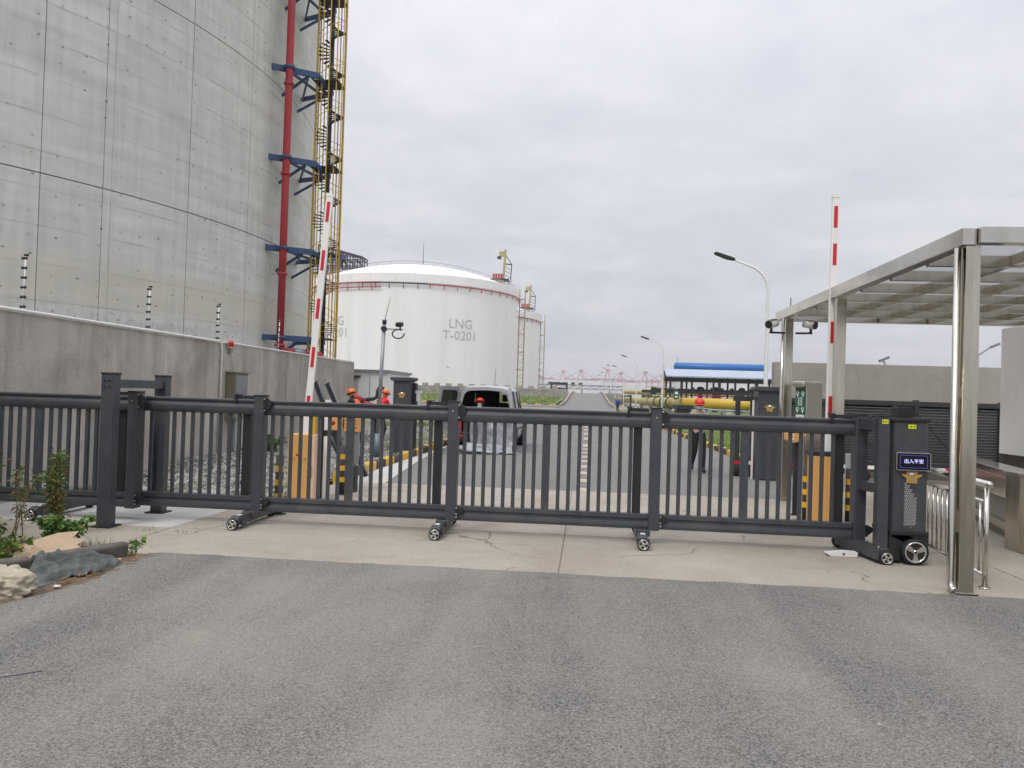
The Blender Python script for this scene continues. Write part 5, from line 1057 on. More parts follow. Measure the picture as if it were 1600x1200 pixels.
t = thing('signal_post', 'slim grey post with small yellow box near the green board', 'post', (8.1, 86, .045)); b = MB(); b.cyl((0, 0, 0), (0, 0, 5.6), .05, n=8); b.build('post', M_GALV, t); b = MB(); b.bx(-.2, .2, -.1, .1, 2.3, 2.75); b.build('box', M_YEL, t); b = MB(); b.bx(-1.3, -.7, -.1, .1, 2.2, 3.0); b.bar((-1, 0, 2.6), (0, 0, 2.6), .05, .05); b.build('meter_box', M_DKSTEEL, t)
t = thing('pipe_gantry', 'far yellow pipes on a dark low rack beside the climbing road', 'pipe rack', (9, 170, 0))
for k in range(4): b = MB(); b.tube([(0, k * 12, 3.2 + k * .1), (26, k * 12, 3.2 + k * .1)], .45, 8); b.build('pipe', M_YPIPE2, t)
for k in range(5): b = MB(); b.bx(k * 6, k * 6 + .4, -1, 38, 2.2, 2.6); b.bx(k * 6, k * 6 + .4, -1, -.6, 0, 2.2); b.bx(k * 6, k * 6 + .4, 36, 36.4, 0, 2.2); b.build('rack_frame', M_DKSTEEL, t)

# ------------------------------------------------------------------ far port
crane0 = None
CX = [(-170, 0), (-118, 1), (-62, 2), (-18, 1), (42, 0), (78, 2), (130, 1), (172, 0), (212, 2), (262, 0), (318, 1), (372, 2)]
for k, (x, v) in enumerate(CX):
    if crane0 is None:
        crane0 = thing('harbour_crane', 'pale red and white harbour crane on the far quay', 'crane', (0, 0, 0), 0, 'cranes along the far quay')
        b = MB()
        for i in (-12, 12):
            for j in (-8, 8): b.bar((i, j, 0), (i * .8, j, 42), 2.2, 2.2)
            b.bar((i, -8, 16), (i, 8, 16), 2, 2); b.bar((i * .8, -8, 42), (i * .8, 8, 42), 2, 2)
        b.bar((-12, -8, 20), (12, -8, 20), 2, 2.4); b.build('portal', M_CRANEW, crane0)
        b = MB(); b.bar((-38, 0, 44), (44, 0, 44), 3.4, 3.4); b.build('boom_girder', M_CRANE, crane0)
        b = MB(); b.bar((-6, 0, 44), (2, 0, 66), 2, 2); b.bar((8, 0, 44), (2, 0, 66), 1.8, 1.8); b.bar((2, 0, 66), (-34, 0, 46), .9, .9); b.bar((2, 0, 66), (38, 0, 46), .9, .9); b.bx(-2, 7, -2, 2, 63, 67); b.build('apex_frame', M_CRANE, crane0)
        b = MB(); b.bx(8, 18, -5, 5, 46, 51); b.build('machine_house', M_CRANEW, crane0); o = crane0
    else: o = copy_tree(crane0)
    o.location = (x * 1.0, 1750 + v * 90, 0); o.rotation_euler = (0, 0, R((-28, 12, -8)[v] + 7 * (k % 3)))
t = thing('port_building', 'far white flat roofed building left of the climbing road', 'building', (-24, 620, 0)); b = MB(); b.bx(-9, 24, 0, 20, -1, 15.5); b.build('block', M_FARW, t)
for k in range(5): b = MB(); b.bx(-7 + k * 6, -4 + k * 6, -.2, 0, 11, 13.6); b.build('window', M_DKSTEEL, t)
t = thing('dark_portal', 'small dark steel portal at the top of the climbing road', 'portal', (-9.6, 268, 2.5))
for x in (-2.6, 2.6): b = MB(); b.bx(x - .3, x + .3, -1, 1, -2.6, 3.4); b.build('leg', M_DKSTEEL, t)
b = MB(); b.bx(-2.9, 2.9, -1, 1, 3.4, 4.2); b.bx(-2.9, 2.9, -1, 1, 1.6, 2.4); b.build('beam', M_DKSTEEL, t)
t = thing('pipe_bridge', 'far steel pipe bridge crossing behind the climbing road', 'bridge', (0, 520, 0))
b = MB(); b.bx(-60, 90, -1, 1, 9.4, 10.2); b.bx(-60, 90, -1, 1, 7.2, 7.8)
for k in range(26): b.bar((-60 + k * 5.8, 0, 7.8), (-60 + (k + 1) * 5.8, 0, 9.4), .4, .4)
b.build('truss', M_GALV, t)
for k in range(9): b = MB(); b.bx(-58 + k * 18, -57 + k * 18, -.6, .6, -1, 7.2); b.build('trestle', M_GALV, t)
for k in range(14):
    b = MB(); b.bx(-6, 6, -1.3, 1.3, 0, 2.6 * (1 + k % 3)); o = b.build('container_stack', (M_CRANE, M_FARW, M_GALV)[k % 3], None, (-95 + k * 24 + (k % 4) * 3, 760 + (k % 3) * 40, 0)); tag(o, 'far stack of shipping containers behind the dyke', 'containers', 'container stacks behind the dyke')

# ------------------------------------------------------------------ people
def person(name, label, loc, rz, mats, bend=0.0, legs=None, arms=None, head=0.0, helmet=None, mask=False, vest=None, scale=1.0, group=None):
    """one skinned body; facing -Y. mats: keys top, legs, skin, shoe. bend: torso lean forward (rad)"""
    J = {}; E = []
    def j(n, p, r): k_ = 1.28 if n[:3] in ('hip', 'kne', 'cal', 'ank', 'toe', 'elb') else (1.12 if n[0] not in 'fgt' else 1.0); J[n] = (Vector(p), (r[0] * k_, r[1] * k_))
    j('pelvis', (0, 0, .95), (.155, .115)); j('belly', (0, -.005, 1.08), (.145, .11)); j('chest', (0, 0, 1.28), (.17, .12)); j('collar', (0, .01, 1.43), (.11, .085)); j('neck', (0, 0, 1.5), (.055, .055))
    j('jaw', (0, -.02, 1.565), (.068, .08)); j('face', (0, -.012, 1.635), (.078, .095)); j('crown', (0, .0, 1.71), (.06, .072)); j('nose', (0, -.112, 1.61), (.012, .012))
    for s, n in ((-1, 'L'), (1, 'R')):
        lg = (legs or {}).get(n, {}); am = (arms or {}).get(n, {})
        j('hip' + n, lg.get('hip', (s * .09, 0, .9)), (.098, .1)); j('knee' + n, lg.get('knee', (s * .1, -.02, .5)), (.066, .068)); j('calf' + n, lg.get('calf', (s * .1, .015, .34)), (.06, .064)); j('ankle' + n, lg.get('ankle', (s * .1, .03, .09)), (.048, .05)); j('toe' + n, lg.get('toe', (s * .115, -.15, .035)), (.04, .032))
        j('sh' + n, (s * .165, .01, 1.395), (.075, .08)); j('elb' + n, am.get('elb', (s * .235, .03, 1.13)), (.05, .052)); j('wr' + n, am.get('wr', (s * .24, -.06, .9)), (.033, .03)); 
        w_ = Vector(am.get('wr', (s * .24, -.06, .9))); e_ = Vector(am.get('elb', (s * .235, .03, 1.13))); d = (w_ - e_).normalized(); side = Vector((0, 1, 0)) - d * d.y; side.normalize()
        j('palm' + n, w_ + d * .055, (.036, .018))
        for f in range(4): j('f%d%s' % (f, n), w_ + d * (.1 + (.012, .02, .014, 0)[f]) + side * (.03 - f * .02), (.0095, .0095)); j('g%d%s' % (f, n), w_ + d * (.135 + (.012, .024, .016, -.004)[f]) + side * (.03 - f * .02) + Vector((-s * .014, -.006, 0)), (.008, .008))
        j('th' + n, w_ + d * .06 + side * -.045 + Vector((-s * .012, 0, 0)), (.011, .011)); j('tt' + n, w_ + d * .095 + side * -.052 + Vector((-s * .018, 0, 0)), (.009, .009))
    E += [('pelvis', 'belly', 'top'), ('belly', 'chest', 'top'), ('chest', 'collar', 'top'), ('collar', 'neck', 'skin'), ('neck', 'jaw', 'skin'), ('jaw', 'face', 'skin'), ('face', 'crown', 'hair'), ('face', 'nose', 'skin')]
    for n in 'LR':
        E += [('pelvis', 'hip' + n, 'legs'), ('hip' + n, 'knee' + n, 'legs'), ('knee' + n, 'calf' + n, 'legs'), ('calf' + n, 'ankle' + n, 'legs'), ('ankle' + n, 'toe' + n, 'shoe'), ('collar', 'sh' + n, 'top'), ('sh' + n, 'elb' + n, 'top'), ('elb' + n, 'wr' + n, 'top'), ('wr' + n, 'palm' + n, 'skin'), ('palm' + n, 'th' + n, 'skin'), ('th' + n, 'tt' + n, 'skin')]
        E += [('palm' + n, 'f%d%s' % (f, n), 'skin') for f in range(4)] + [('f%d%s' % (f, n), 'g%d%s' % (f, n), 'skin') for f in range(4)]
    up = [k for k in J if not any(k.startswith(q) for q in ('pelvis', 'hip', 'knee', 'calf', 'ankle', 'toe'))]
    fixed = set()
    for n in 'LR':
        if arms and n in arms and arms[n].get('world'): fixed |= {k for k in J if k.endswith(n) and k[:2] in ('el', 'wr', 'pa', 'th', 'tt', 'f0', 'f1', 'f2', 'f3', 'g0', 'g1', 'g2', 'g3')}
    RB = Matrix.Rotation(bend, 3, 'X'); pv = Vector((0, 0, .95))
    for k in up:
        if k not in fixed: J[k] = (RB @ (J[k][0] - pv) + pv, J[k][1])
    hd = [k for k in ('jaw', 'face', 'crown', 'nose')]; RH = Matrix.Rotation(head, 3, 'X'); nk = J['neck'][0]
    for k in hd: J[k] = (RH @ (J[k][0] - nk) + nk, J[k][1])
    names = list(J); idx = {n: i for i, n in enumerate(names)}
    me = bpy.data.meshes.new('b'); me.from_pydata([J[n][0] for n in names], [(idx[a], idx[c]) for a, c, _ in E], [])
    o = bpy.data.objects.new('b', me); COL.objects.link(o); sk = o.modifiers.new('s', 'SKIN'); sk.use_smooth_shade = True
    for i, n in enumerate(names):
        v = me.skin_vertices[0].data[i]; v.radius = J[n][1]; v.use_root = (n == 'pelvis')
    ss = o.modifiers.new('u', 'SUBSURF'); ss.levels = 2; ss.render_levels = 2
    dg = bpy.context.evaluated_depsgraph_get(); bm_ = bpy.data.meshes.new_from_object(o.evaluated_get(dg)); bpy.data.objects.remove(o)
    keys = ['top', 'legs', 'skin', 'shoe', 'hair']; bm_.materials.clear()
    for k in keys: bm_.materials.append(mats.get(k, M_HAIR))
    segs = [(J[a][0], J[c][0], keys.index(m), (J[a][1][0] + J[c][1][0]) / 2) for a, c, m in E]
    for p in bm_.polygons:
        c = p.center; best = 9; bi = 0
        for a, q, m, r in segs:
            ab = q - a; t_ = max(0, min(1, (c - a).dot(ab) / max(ab.length_squared, 1e-9))); dd = (c - a - ab * t_).length - r
            if dd < best: best = dd; bi = 1 if (m == 0 and a is segs[0][0] and t_ < .35) else m
        p.material_index = bi; p.use_smooth = True
    bm_.name = name; body = link(name, bm_, None, loc); body.rotation_euler = (0, 0, rz); body.scale = (scale,) * 3; tag(body, label, 'person', group)
    fr = Matrix.Rotation(bend + head, 4, 'X'); hc = J['face'][0]
    def onhead(b, nm, m): ob = b.build(nm, m, body); ob.matrix_local = Matrix.Translation(hc) @ fr; return ob
    if helmet:
        b = MB(); b.lathe([(.001, .145), (.05, .138), (.09, .115), (.118, .07), (.125, .02), (.122, .015), (.145, .005), (.145, .0), (.11, .0)], (0, .005, .035), 20)
        b.v = [(x, y * 1.12, z) for x, y, z in b.v]; b.prism([(-.09, -.12), (-.06, -.2), (.06, -.2), (.09, -.12)], 2, .035, .043); onhead(b, 'helmet', helmet)
    for s in (-1, 1):
        b = MB(); b.lathe([(.001, s * .09), (.016, s * .088), (.026, s * .076)], (0, .01, -.015), 8, 0); onhead(b, 'ear', mats['skin'])
        b = MB(); b.lathe([(.001, -.094), (.009, -.091), (.013, -.084)], (s * .032, 0, .002), 8, 1); onhead(b, 'eye', M_HAIR)
    if mask: b = MB(); b.lathe([(.001, -.125), (.03, -.12), (.055, -.098), (.075, -.06), (.08, -.03)], (0, 0, -.045), 14, 1); b.v = [(x, y, -.045 + (z + .045) * .72) for x, y, z in b.v]; onhead(b, 'mask', M_MASK)
    else: b = MB(); b.bx(-.022, .022, -.098, -.09, -.062, -.052); onhead(b, 'mouth', M_TERRA)
    if vest:
        b = MB(); pr_ = [(.165, .13, 1.0), (.172, .135, 1.12), (.19, .14, 1.28), (.15, .115, 1.42)]; n = 20
        vs = [RB @ (Vector((a * 1.02 * cos(2 * pi * k / n), c * 1.02 * sin(2 * pi * k / n), z)) - pv) + pv for a, c, z in pr_ for k in range(n)]
        b.add(vs, [(i * n + k, i * n + (k + 1) % n, (i + 1) * n + (k + 1) % n, (i + 1) * n + k) for i in range(3) for k in range(n)], True); b.build('vest', vest, body)
    return body
base = dict(skin=M_SKIN, shoe=M_SHOE, hair=M_HAIR, legs=M_NAVY)
person('person', 'walking worker in red helmet, face mask, beige shirt and black trousers', (2.63, 18.88, -.012), R(4), dict(base, top=M_BEIGE), 0.02,
       dict(L=dict(knee=(-.1, -.03, .52), calf=(-.1, .12, .37), ankle=(-.1, .24, .2), toe=(-.11, .14, .04)), R=dict(knee=(.09, -.1, .5), calf=(.09, -.12, .34), ankle=(.09, -.14, .085), toe=(.1, -.33, .05))),
       dict(L=dict(elb=(-.25, -.02, 1.13), wr=(-.23, -.17, .94)), R=dict(elb=(.25, .08, 1.13), wr=(.27, .03, .89))), 0.12, M_HELMET, True, scale=.965)
person('person', 'stooping worker in orange helmet and red vest beside the camera pole', (-6.62, 24.6, -.0), R(150), dict(base, top=M_VEST), 0.5,
       dict(L=dict(knee=(-.2, -.1, .5), ankle=(-.22, .02, .09), toe=(-.25, -.15, .035), calf=(-.21, -.02, .34)), R=dict(knee=(.2, -.1, .5), ankle=(.22, .02, .09), toe=(.25, -.15, .035), calf=(.21, -.02, .34))),
       dict(L=dict(elb=(-.22, -.35, 1.0), wr=(-.12, -.5, .85), world=True), R=dict(elb=(.22, -.35, 1.0), wr=(.12, -.5, .85), world=True)), -.25, M_HELMO, vest=M_VEST)
person('person', 'stooping worker in orange helmet and orange vest by the wall end', (-6.63, 22.6, .0), R(-115), dict(base, top=M_NAVY), 0.55,
       dict(L=dict(knee=(-.14, -.12, .5), ankle=(-.15, .02, .09), toe=(-.17, -.15, .035), calf=(-.145, -.03, .34)), R=dict(knee=(.14, -.06, .5), ankle=(.16, .1, .09), toe=(.18, -.07, .035), calf=(.15, .03, .34))),
       dict(L=dict(elb=(-.2, -.4, .98), wr=(-.1, -.52, .8), world=True), R=dict(elb=(.2, -.4, .98), wr=(.1, -.52, .8), world=True)), -.2, M_HELMO, vest=M_VESTO)
person('person', 'distant walker in blue jacket at the right edge of the road', (3.95, 103, -.012), R(185), dict(base, top=M_BLUEJ), 0.03,
       dict(L=dict(knee=(-.1, -.12, .52), calf=(-.1, -.1, .35), ankle=(-.1, -.06, .1), toe=(-.11, -.24, .04)), R=dict(knee=(.1, .0, .5), calf=(.1, .1, .34), ankle=(.1, .2, .16), toe=(.11, .1, .04))))
person('person', 'worker in red helmet and grey overalls leaning into the open van', (-3.14, 22.5, 0.0), R(180), dict(base, top=M_GREYC, legs=M_GREYC), 0.95,
       dict(L=dict(knee=(-.13, -.02, .5)), R=dict(knee=(.13, -.05, .5))), dict(L=dict(elb=(-.22, -.4, .95), wr=(-.18, -.6, .82), world=True), R=dict(elb=(.22, -.4, .95), wr=(.18, -.6, .82), world=True)), -.5, M_HELMET)

# ------------------------------------------------------------------ the van (rear towards the gate)
van = thing('van', 'silver van parked inside with both rear doors swung open', 'van', (-2.98, 23.0, -.012))
def outl(w, wb, wr, zr, zs=.3):      # half outline from sill to roof centre
    return [(w - .06, zs), (w, zs + .12), (wb + .01, .72), (wb, min(1.06, zr - .08)), (wr, zr - .16), (wr - .07, zr - .06), (wr - .2, zr - .012), (0, zr + .02)]
stn = [(0.0, outl(.82, .84, .7, 1.88)), (.08, outl(.84, .86, .72, 1.92)), (.9, outl(.85, .87, .735, 1.95)), (2.0, outl(.85, .87, .735, 1.95)), (2.75, outl(.85, .87, .72, 1.9)), (3.5, outl(.84, .855, .72, 1.24)), (4.1, outl(.8, .82, .68, 1.06)), (4.36, outl(.7, .72, .56, .8))]
b = MB(); n = 8
vs = [(s * x, y, z) for y, o_ in stn for s in (-1, 1) for x, z in o_]
def vi(i, s, k): return i * 2 * n + s * n + k
fs = []
for i in range(len(stn) - 1):
    for s in (0, 1):
        for k in range(n - 1):
            if i == 4 and k >= 4: continue            # windscreen opening
            if i in (1, 2, 3) and k == 3: continue    # side window openings
            fs.append((vi(i, s, k), vi(i, s, k + 1), vi(i + 1, s, k + 1), vi(i + 1, s, k)))
i = len(stn) - 1; fs.append(tuple(vi(i, 0, k) for k in range(n)) + tuple(vi(i, 1, k) for k in reversed(range(n - 1))))
b.add(vs, fs, True); b.build('body', M_SILVER, van)
b = MB()
for s in (0, 1):
    sx = -1 if s == 0 else 1; o_ = stn[0][1]; inn = [(x * .9 if x else 0, .6 + (z - .3) * (1.8 - .6) / 1.6) for x, z in o_]
    v2 = [(sx * x, -.004, z) for x, z in o_] + [(sx * x, -.004, z) for x, z in inn] + [(sx * x, .12, z) for x, z in inn]
    b.add(v2, [(k, k + 1, n + k + 1, n + k) for k in range(n - 1)] + [(n + k, n + k + 1, 2 * n + k + 1, 2 * n + k) for k in range(n - 1)])
b.build('rear_frame', M_SILVER, van)
b = MB(); b.bx(-.72, .72, .1, 2.6, .5, .6); b.bx(-.74, -.7, .1, 2.6, .6, 1.06); b.bx(.7, .74, .1, 2.6, .6, 1.06); b.bx(-.64, .64, .1, 2.7, 1.8, 1.84); b.add([(s_ * x, y, z) for s_ in (-1, 1) for x, z in ((.75, 1.0), (.66, 1.84)) for y in (.02, 2.7)], [(0, 1, 3, 2), (4, 5, 7, 6)]); b.bx(-.7, .7, 2.62, 2.66, .5, 1.1); b.bx(-.66, .12, 2.62, 2.66, 1.1, 1.82); b.bx(.12, .66, 2.62, 2.66, 1.1, 1.3); b.bx(.5, .66, 2.62, 2.66, 1.3, 1.82); b.build('shade_lining', M_VOID, van)  # near-black lining and bulkhead added to close off and darken the open van
for x in (-.4, .4): b = MB(); b.bx(x - .25, x + .25, 2.1, 2.24, .8, 1.42); b.bx(x - .13, x + .13, 2.12, 2.22, 1.46, 1.68); b.bx(x - .25, x + .25, 2.2, 2.65, .6, .85); b.build('seat', M_VOID, van, bevel=.03)
b = MB()
b.bx(-.55, -.15, .9, 1.3, .6, 1.3); b.bx(-.62, -.3, .3, .7, .6, .95); b.build('cargo_rack', M_DKSTEEL, van, bevel=.02)
for s in (-1, 1):
    b = MB(); A0, A1 = stn[1][1], stn[4][1]
    v4 = []
    for (y, o_) in (stn[1], stn[2], stn[3], stn[4]): v4 += [(s * (o_[3][0] - .004), y, o_[3][1]), (s * (o_[4][0] - .004), y, o_[4][1])]
    b.add(v4, [(0, 1, 3, 2), (2, 3, 5, 4), (4, 5, 7, 6)]); b.build('side_window', M_VGLASS, van)
    for y in (.85, 1.95, 2.72):
        q0, q1 = (s * .872, y, 1.05), (s * .738, y, 1.8); b = MB(); b.bar(q0, q1, .07, .02, (s, 0, .2)); b.build('window_pillar', M_GATED, van)
    b = MB(); b.bx(s * .865, s * .88, .15, 3.3, .62, .68); b.build('side_moulding', M_GATED, van)
    b = MB(); b.bx(s * .87, s * .886, 1.1, 1.25, .9, .93); b.build('door_handle', M_GATED, van)
    b = MB(); b.bar((s * .86, 2.95, 1.08), (s * .98, 2.95, 1.12), .04, .04); b.bx(min(s * .93, s * 1.1), max(s * .93, s * 1.1), 2.9, 3.0, 1.03, 1.25); b.build('mirror', M_GATED, van, bevel=.02)
    for y in (.75, 3.55):
        b = MB(); b.lathe([(.2, s * .88), (.3, s * .885), (.325, s * .86), (.325, s * .68), (.2, s * .66)], (0, y, .325), 24, 0); w_ = b.build('wheel', M_TYRE, van); b = MB(); b.lathe([(.001, s * .875), (.06, s * .88), (.19, s * .868), (.21, s * .88)], (0, y, .325), 20, 0); b.build('rim', M_GALV, w_)
        b = MB(); b.tube([(s * .85, y + .4 * cos(R(a)), .32 + .4 * sin(R(a))) for a in range(-5, 186, 10)], .045, 6); b.build('wheel_arch', M_GATED, van)
    b = MB(); b.bx(s * .74 - .06, s * .74 + .06, -.05, .06, .6, 1.0); b.build('tail_light', M_RED, van, bevel=.02)
b = MB(); b.prism([(-.84, .26), (.84, .26), (.86, .36), (.84, .56), (-.84, .56), (-.86, .36)], 1, -.14, .05); b.build('rear_bumper', M_GATED, van, bevel=.03)
b = MB(); b.bx(.55, .75, -.146, -.141, .42, .48); b.bx(-.75, -.55, -.146, -.141, .42, .48); b.build('reflector', M_RED, van)
o4, o5 = stn[4], stn[5]
b = MB(); vv = []
for (y, o_) in (o4, o5): vv += [(s * x, y, z - .003) for s, kk in ((-1, (4, 5, 6)), ) for x, z in [o_[k] for k in kk]] + [(0, y, o_[7][1])] + [(x, y, z - .003) for x, z in [o_[k] for k in (6, 5, 4)]]
b.add(vv, [(k, k + 1, 8 + k, 7 + k) for k in range(6)], True); b.build('windscreen', M_VGLASSC, van)
for s, ang in ((-1, R(138)), (1, R(94))):       # rear doors hinged at the body sides
    e_ = MB(); sgn = -s
    def dpt(u, z, t=0.0): return Vector((s * (.80 if z < 1.1 else .80 - (z - 1.1) * .13) , -.01, 0)) + Vector((sgn * u * cos(ang), -u * sin(ang), z)) + Vector((-sin(ang) * t * sgn * 1.0, -cos(ang) * t, 0))
    oz = [(0, .6), (0, 1.1), (0, 1.7), (.08, 1.83), (.2, 1.88), (.72, 1.88), (.74, 1.1), (.74, .6)]
    iz = [(.09, 1.12), (.09, 1.12), (.1, 1.68), (.15, 1.76), (.22, 1.78), (.64, 1.78), (.66, 1.12), (.66, 1.12)]
    vs = [dpt(u, z, 0) for u, z in oz] + [dpt(u, z, 0) for u, z in iz] + [dpt(u, z, .07) for u, z in oz] + [dpt(u, z, .07) for u, z in iz]
    fs = []
    for a in (0, 16):
        fs += [(a + k, a + k + 1, a + 8 + k + 1, a + 8 + k) for k in range(1, 6)] + [(a + 0, a + 1, a + 9, a + 14, a + 6, a + 7)]
    fs += [(k, (k + 1) % 8, 16 + (k + 1) % 8, 16 + k) for k in range(8)] + [(8 + k, 8 + k + 1, 24 + k + 1, 24 + k) for k in range(1, 6)]
    e_.add(vs, fs); d_ = e_.build('rear_door', M_SILVER, van)
    b = MB(); b.add([dpt(u, z, .035) for u, z in iz[1:7]], [(0, 1, 2, 3, 4, 5)]); b.build('door_window', M_VGLASS, d_)
    b = MB(); b.bar(dpt(.1, .95, -.01), dpt(.66, .95, -.01), .02, .2); b.build('door_trim', M_GATED, d_)
    b = MB(); b.bar(dpt(.3, 1.16, -.02), dpt(.66, 1.16, -.02), .02, .06); b.build('wiper', M_GATED, d_)
b = MB(); b.cyl((0, 2.2, 1.96), (.05, 2.0, 2.5), .006, n=5); b.build('antenna', M_DKSTEEL, van)
# crumpled film hanging out of the van
b = MB(); nx, ny = 26, 34; vs = []
for j in range(ny):
    for i in range(nx):
        u = i / (nx - 1); v = j / (ny - 1); s = v * 1.9
        if s < .75: y = -.12 - .1 * s; z = .92 - s * 1.0 + .02
        else: y = -.2 - (s - .75) * .62; z = max(.17 - (s - .75) * .4, .03)
        wv = .16 * mnoise.noise(Vector((u * 4.5, v * 4.5, 3))) + .09 * mnoise.noise(Vector((u * 11, v * 9, 8)))
        vs.append((-.62 + u * (1.05 + .35 * v) - .1 * v + .05 * sin(v * 9), y - abs(wv) * .9, z + abs(wv) * (.9 if s > .7 else .2)))
b.add(vs, [(j * nx + i, j * nx + i + 1, (j + 1) * nx + i + 1, (j + 1) * nx + i) for j in range(ny - 1) for i in range(nx - 1)], True)
o = b.build('plastic_sheet', M_FILM, None, (-2.62, 22.95, -.01)); o.modifiers.new('thick', 'SOLIDIFY').thickness = .006; tag(o, 'crumpled pale plastic sheet hanging from the open van to the road', 'plastic sheet')

# ------------------------------------------------------------------ littered verge at the front left
def blob(name, m, loc, dims, seed, label, cat, amp=.25, sub=4, flat=.0):
    rnd = random.Random(seed); bm = bmesh.new(); bmesh.ops.create_icosphere(bm, subdivisions=sub, radius=1.0)
    of = Vector((seed * 3.1, seed * 1.7, seed * .9))
    for v in bm.verts:
        d = sum(a * mnoise.noise(v.co * f + of) for f, a in ((1.2, 1.0), (2.6, .55), (5.5, .26), (11, .13), (23, .07))) * amp; p = v.co * (1 + d)
        v.co = Vector((p.x * dims[0], p.y * dims[1], max(p.z, -.5 + flat) * dims[2]))
    me = bpy.data.meshes.new(name); bm.to_mesh(me); bm.free(); me.materials.append(m)
    for p in me.polygons: p.use_smooth = True
    lo = min(v.co.z for v in me.vertices)
    for v in me.vertices: v.co.z -= lo
    return tag(link(name, me, None, loc), label, cat)
blob('plastic_bundle', M_FILM, (-3.0, 22.05, -.01), (.6, .26, .15), 31, 'pale heap of plastic film on the road behind the van', 'plastic', .7, 4)
blob('rock', M_ROCK, (-4.52, 5.68, 0.0), (.31, .19, .15), 3, 'pale lumpy rock at the edge of the asphalt', 'rock', .42, 5)
# kerb stones lying along the verge
def edge_stone(p0, p1, label, sec=(.13, .14)):
    p0, p1 = Vector(p0), Vector(p1); d = (p1 - p0); b = MB(); h, w_ = sec[1], sec[0]
    b.prism([(-w_ / 2, 0), (w_ / 2, 0), (w_ / 2, h * .85), (w_ / 2 - .02, h), (-w_ / 2 + .02, h), (-w_ / 2, h * .85)], 1, 0, d.length); o = b.build('edging_stone', mat('old_kerb', '#55504b', .9, 0, .3, 7, bump=.5, bscale=40, dirt='#8c8478', dscale=2.5, damt=.6), None, p0, bevel=.012); o.rotation_euler = (0, 0, math.atan2(-d.x, d.y)); tag(o, label, 'kerb stone'); return o
edge_stone((-4.72, 6.42, .0), (-4.36, 7.17, .0), 'dark kerb stone lying nearest the small green sprout')
edge_stone((-5.1, 5.85, .0), (-4.74, 6.38, .0), 'dark kerb stone lying between the pale rock and the cloth')
# wet cloth heap: folded sheet
b = MB(); nx, ny = 56, 70; vs = []
for j in range(ny):
    for i in range(nx):
        u, v = i / (nx - 1) * 2 - 1, j / (ny - 1) * 2 - 1; r = math.sqrt(u * u * .9 + v * v); e_ = max(0, 1 - r ** 2.2)
        f = .018 * sin(u * 6 + v * 3.2 + sin(v * 4)) + .016 * sin(u * 9 - v * 5 + 2 * sin(v * 3)) + .012 * sin(v * 8 + u * 5 + sin(u * 6))
        f += .075 * (.5 - abs(mnoise.noise(Vector((u * 1.3 + 4, v * 4.2, 1))) * 2)) + .022 * (.5 - abs(mnoise.noise(Vector((u * 5, v * 7 + 2, 5))) * 2))
        z = .13 * e_ ** .6 * (1 - .3 * u) + f * e_ ** .4 + (.05 if u < -.1 and v < 0 else 0) * e_
        vs.append((u * .15 + .03 * sin(v * 5) + (u * .02), v * .46 + .05 * sin(u * 4), max(z, .006)))
b.add(vs, [(j * nx + i, j * nx + i + 1, (j + 1) * nx + i + 1, (j + 1) * nx + i) for j in range(ny - 1) for i in range(nx - 1)], True)
o = b.build('cloth', M_CLOTH, None, (-4.36, 6.4, .003)); o.rotation_euler = (0, 0, R(-18)); o.modifiers.new('thick', 'SOLIDIFY').thickness = .008; tag(o, 'crumpled dark grey cloth lying over the kerb stones', 'cloth')
# cardboard
b = MB(); pts = [(-.3, -.1), (-.02, -.16), (.32, -.05), (.26, .02), (.34, .08), (.22, .12), (.27, .2), (.1, .22), (-.2, .15)]
b.prism(pts, 2, 0, .006); o = b.build('cardboard_piece', M_CARD, None, (-4.86, 6.74, .1)); o.rotation_euler = (R(34), R(-8), R(28)); tag(o, 'torn flattened piece of brown cardboard among the weeds', 'cardboard')
b = MB(); b.bar((-4.86, 6.88, .1), (-4.6, 6.98, .1), .05, .05); tag(b.build('tile_shard', M_TERRA), 'reddish brown tile shard behind the kerb stone', 'tile'); b = MB(); b.bx(-.07, .07, -.03, .03, 0, .07); tag(b.build('white_offcut', M_WHITE, None, (-4.53, 7.04, .004)), 'small white offcut beside the tile shard', 'offcut')
b = MB(); b.bar((-4.34, 6.78, .03), (-4.2, 6.86, .03), .05, .04); tag(b.build('wood_chip', mat('pale_wood', '#b8a888', .9, 0, .1, 20), None), 'short pale wood piece beside the cloth', 'wood')
blob('yellow_bag', M_YBAG, (-4.92, 5.9, .1), (.13, .09, .05), 9, 'crumpled yellow plastic bag tucked behind the rock', 'bag', .5, 3)
blob('paper_scrap', M_WHITE, (-4.16, 5.93, .012), (.03, .02, .012), 11, 'tiny white paper scrap on the asphalt edge', 'paper', .5, 2)
b = MB(); b.tube([(-3.33, 3.92, .016), (-3.2, 4.05, .017), (-3.02, 4.2, .017)], .005, 5); tag(b.build('wire', M_GALV), 'short pale wire lying on the asphalt', 'wire')
b = MB()
for k in range(46):
    a = random.uniform(-.6, 1.2); q = random.random(); x, y = -4.17 + random.gauss(0, .045) - .02 * q, 5.95 + q * 1.25; l = random.uniform(.05, .16); b.bar((x, y, .014 + random.uniform(0, .02)), (x + l * sin(a), y + l * cos(a), .016 + random.uniform(0, .025)), .007, .006)
o = b.build('dry_twigs', M_TWIG, None); tag(o, 'scattered dry brown twigs along the asphalt edge', 'twigs', None, 'stuff')
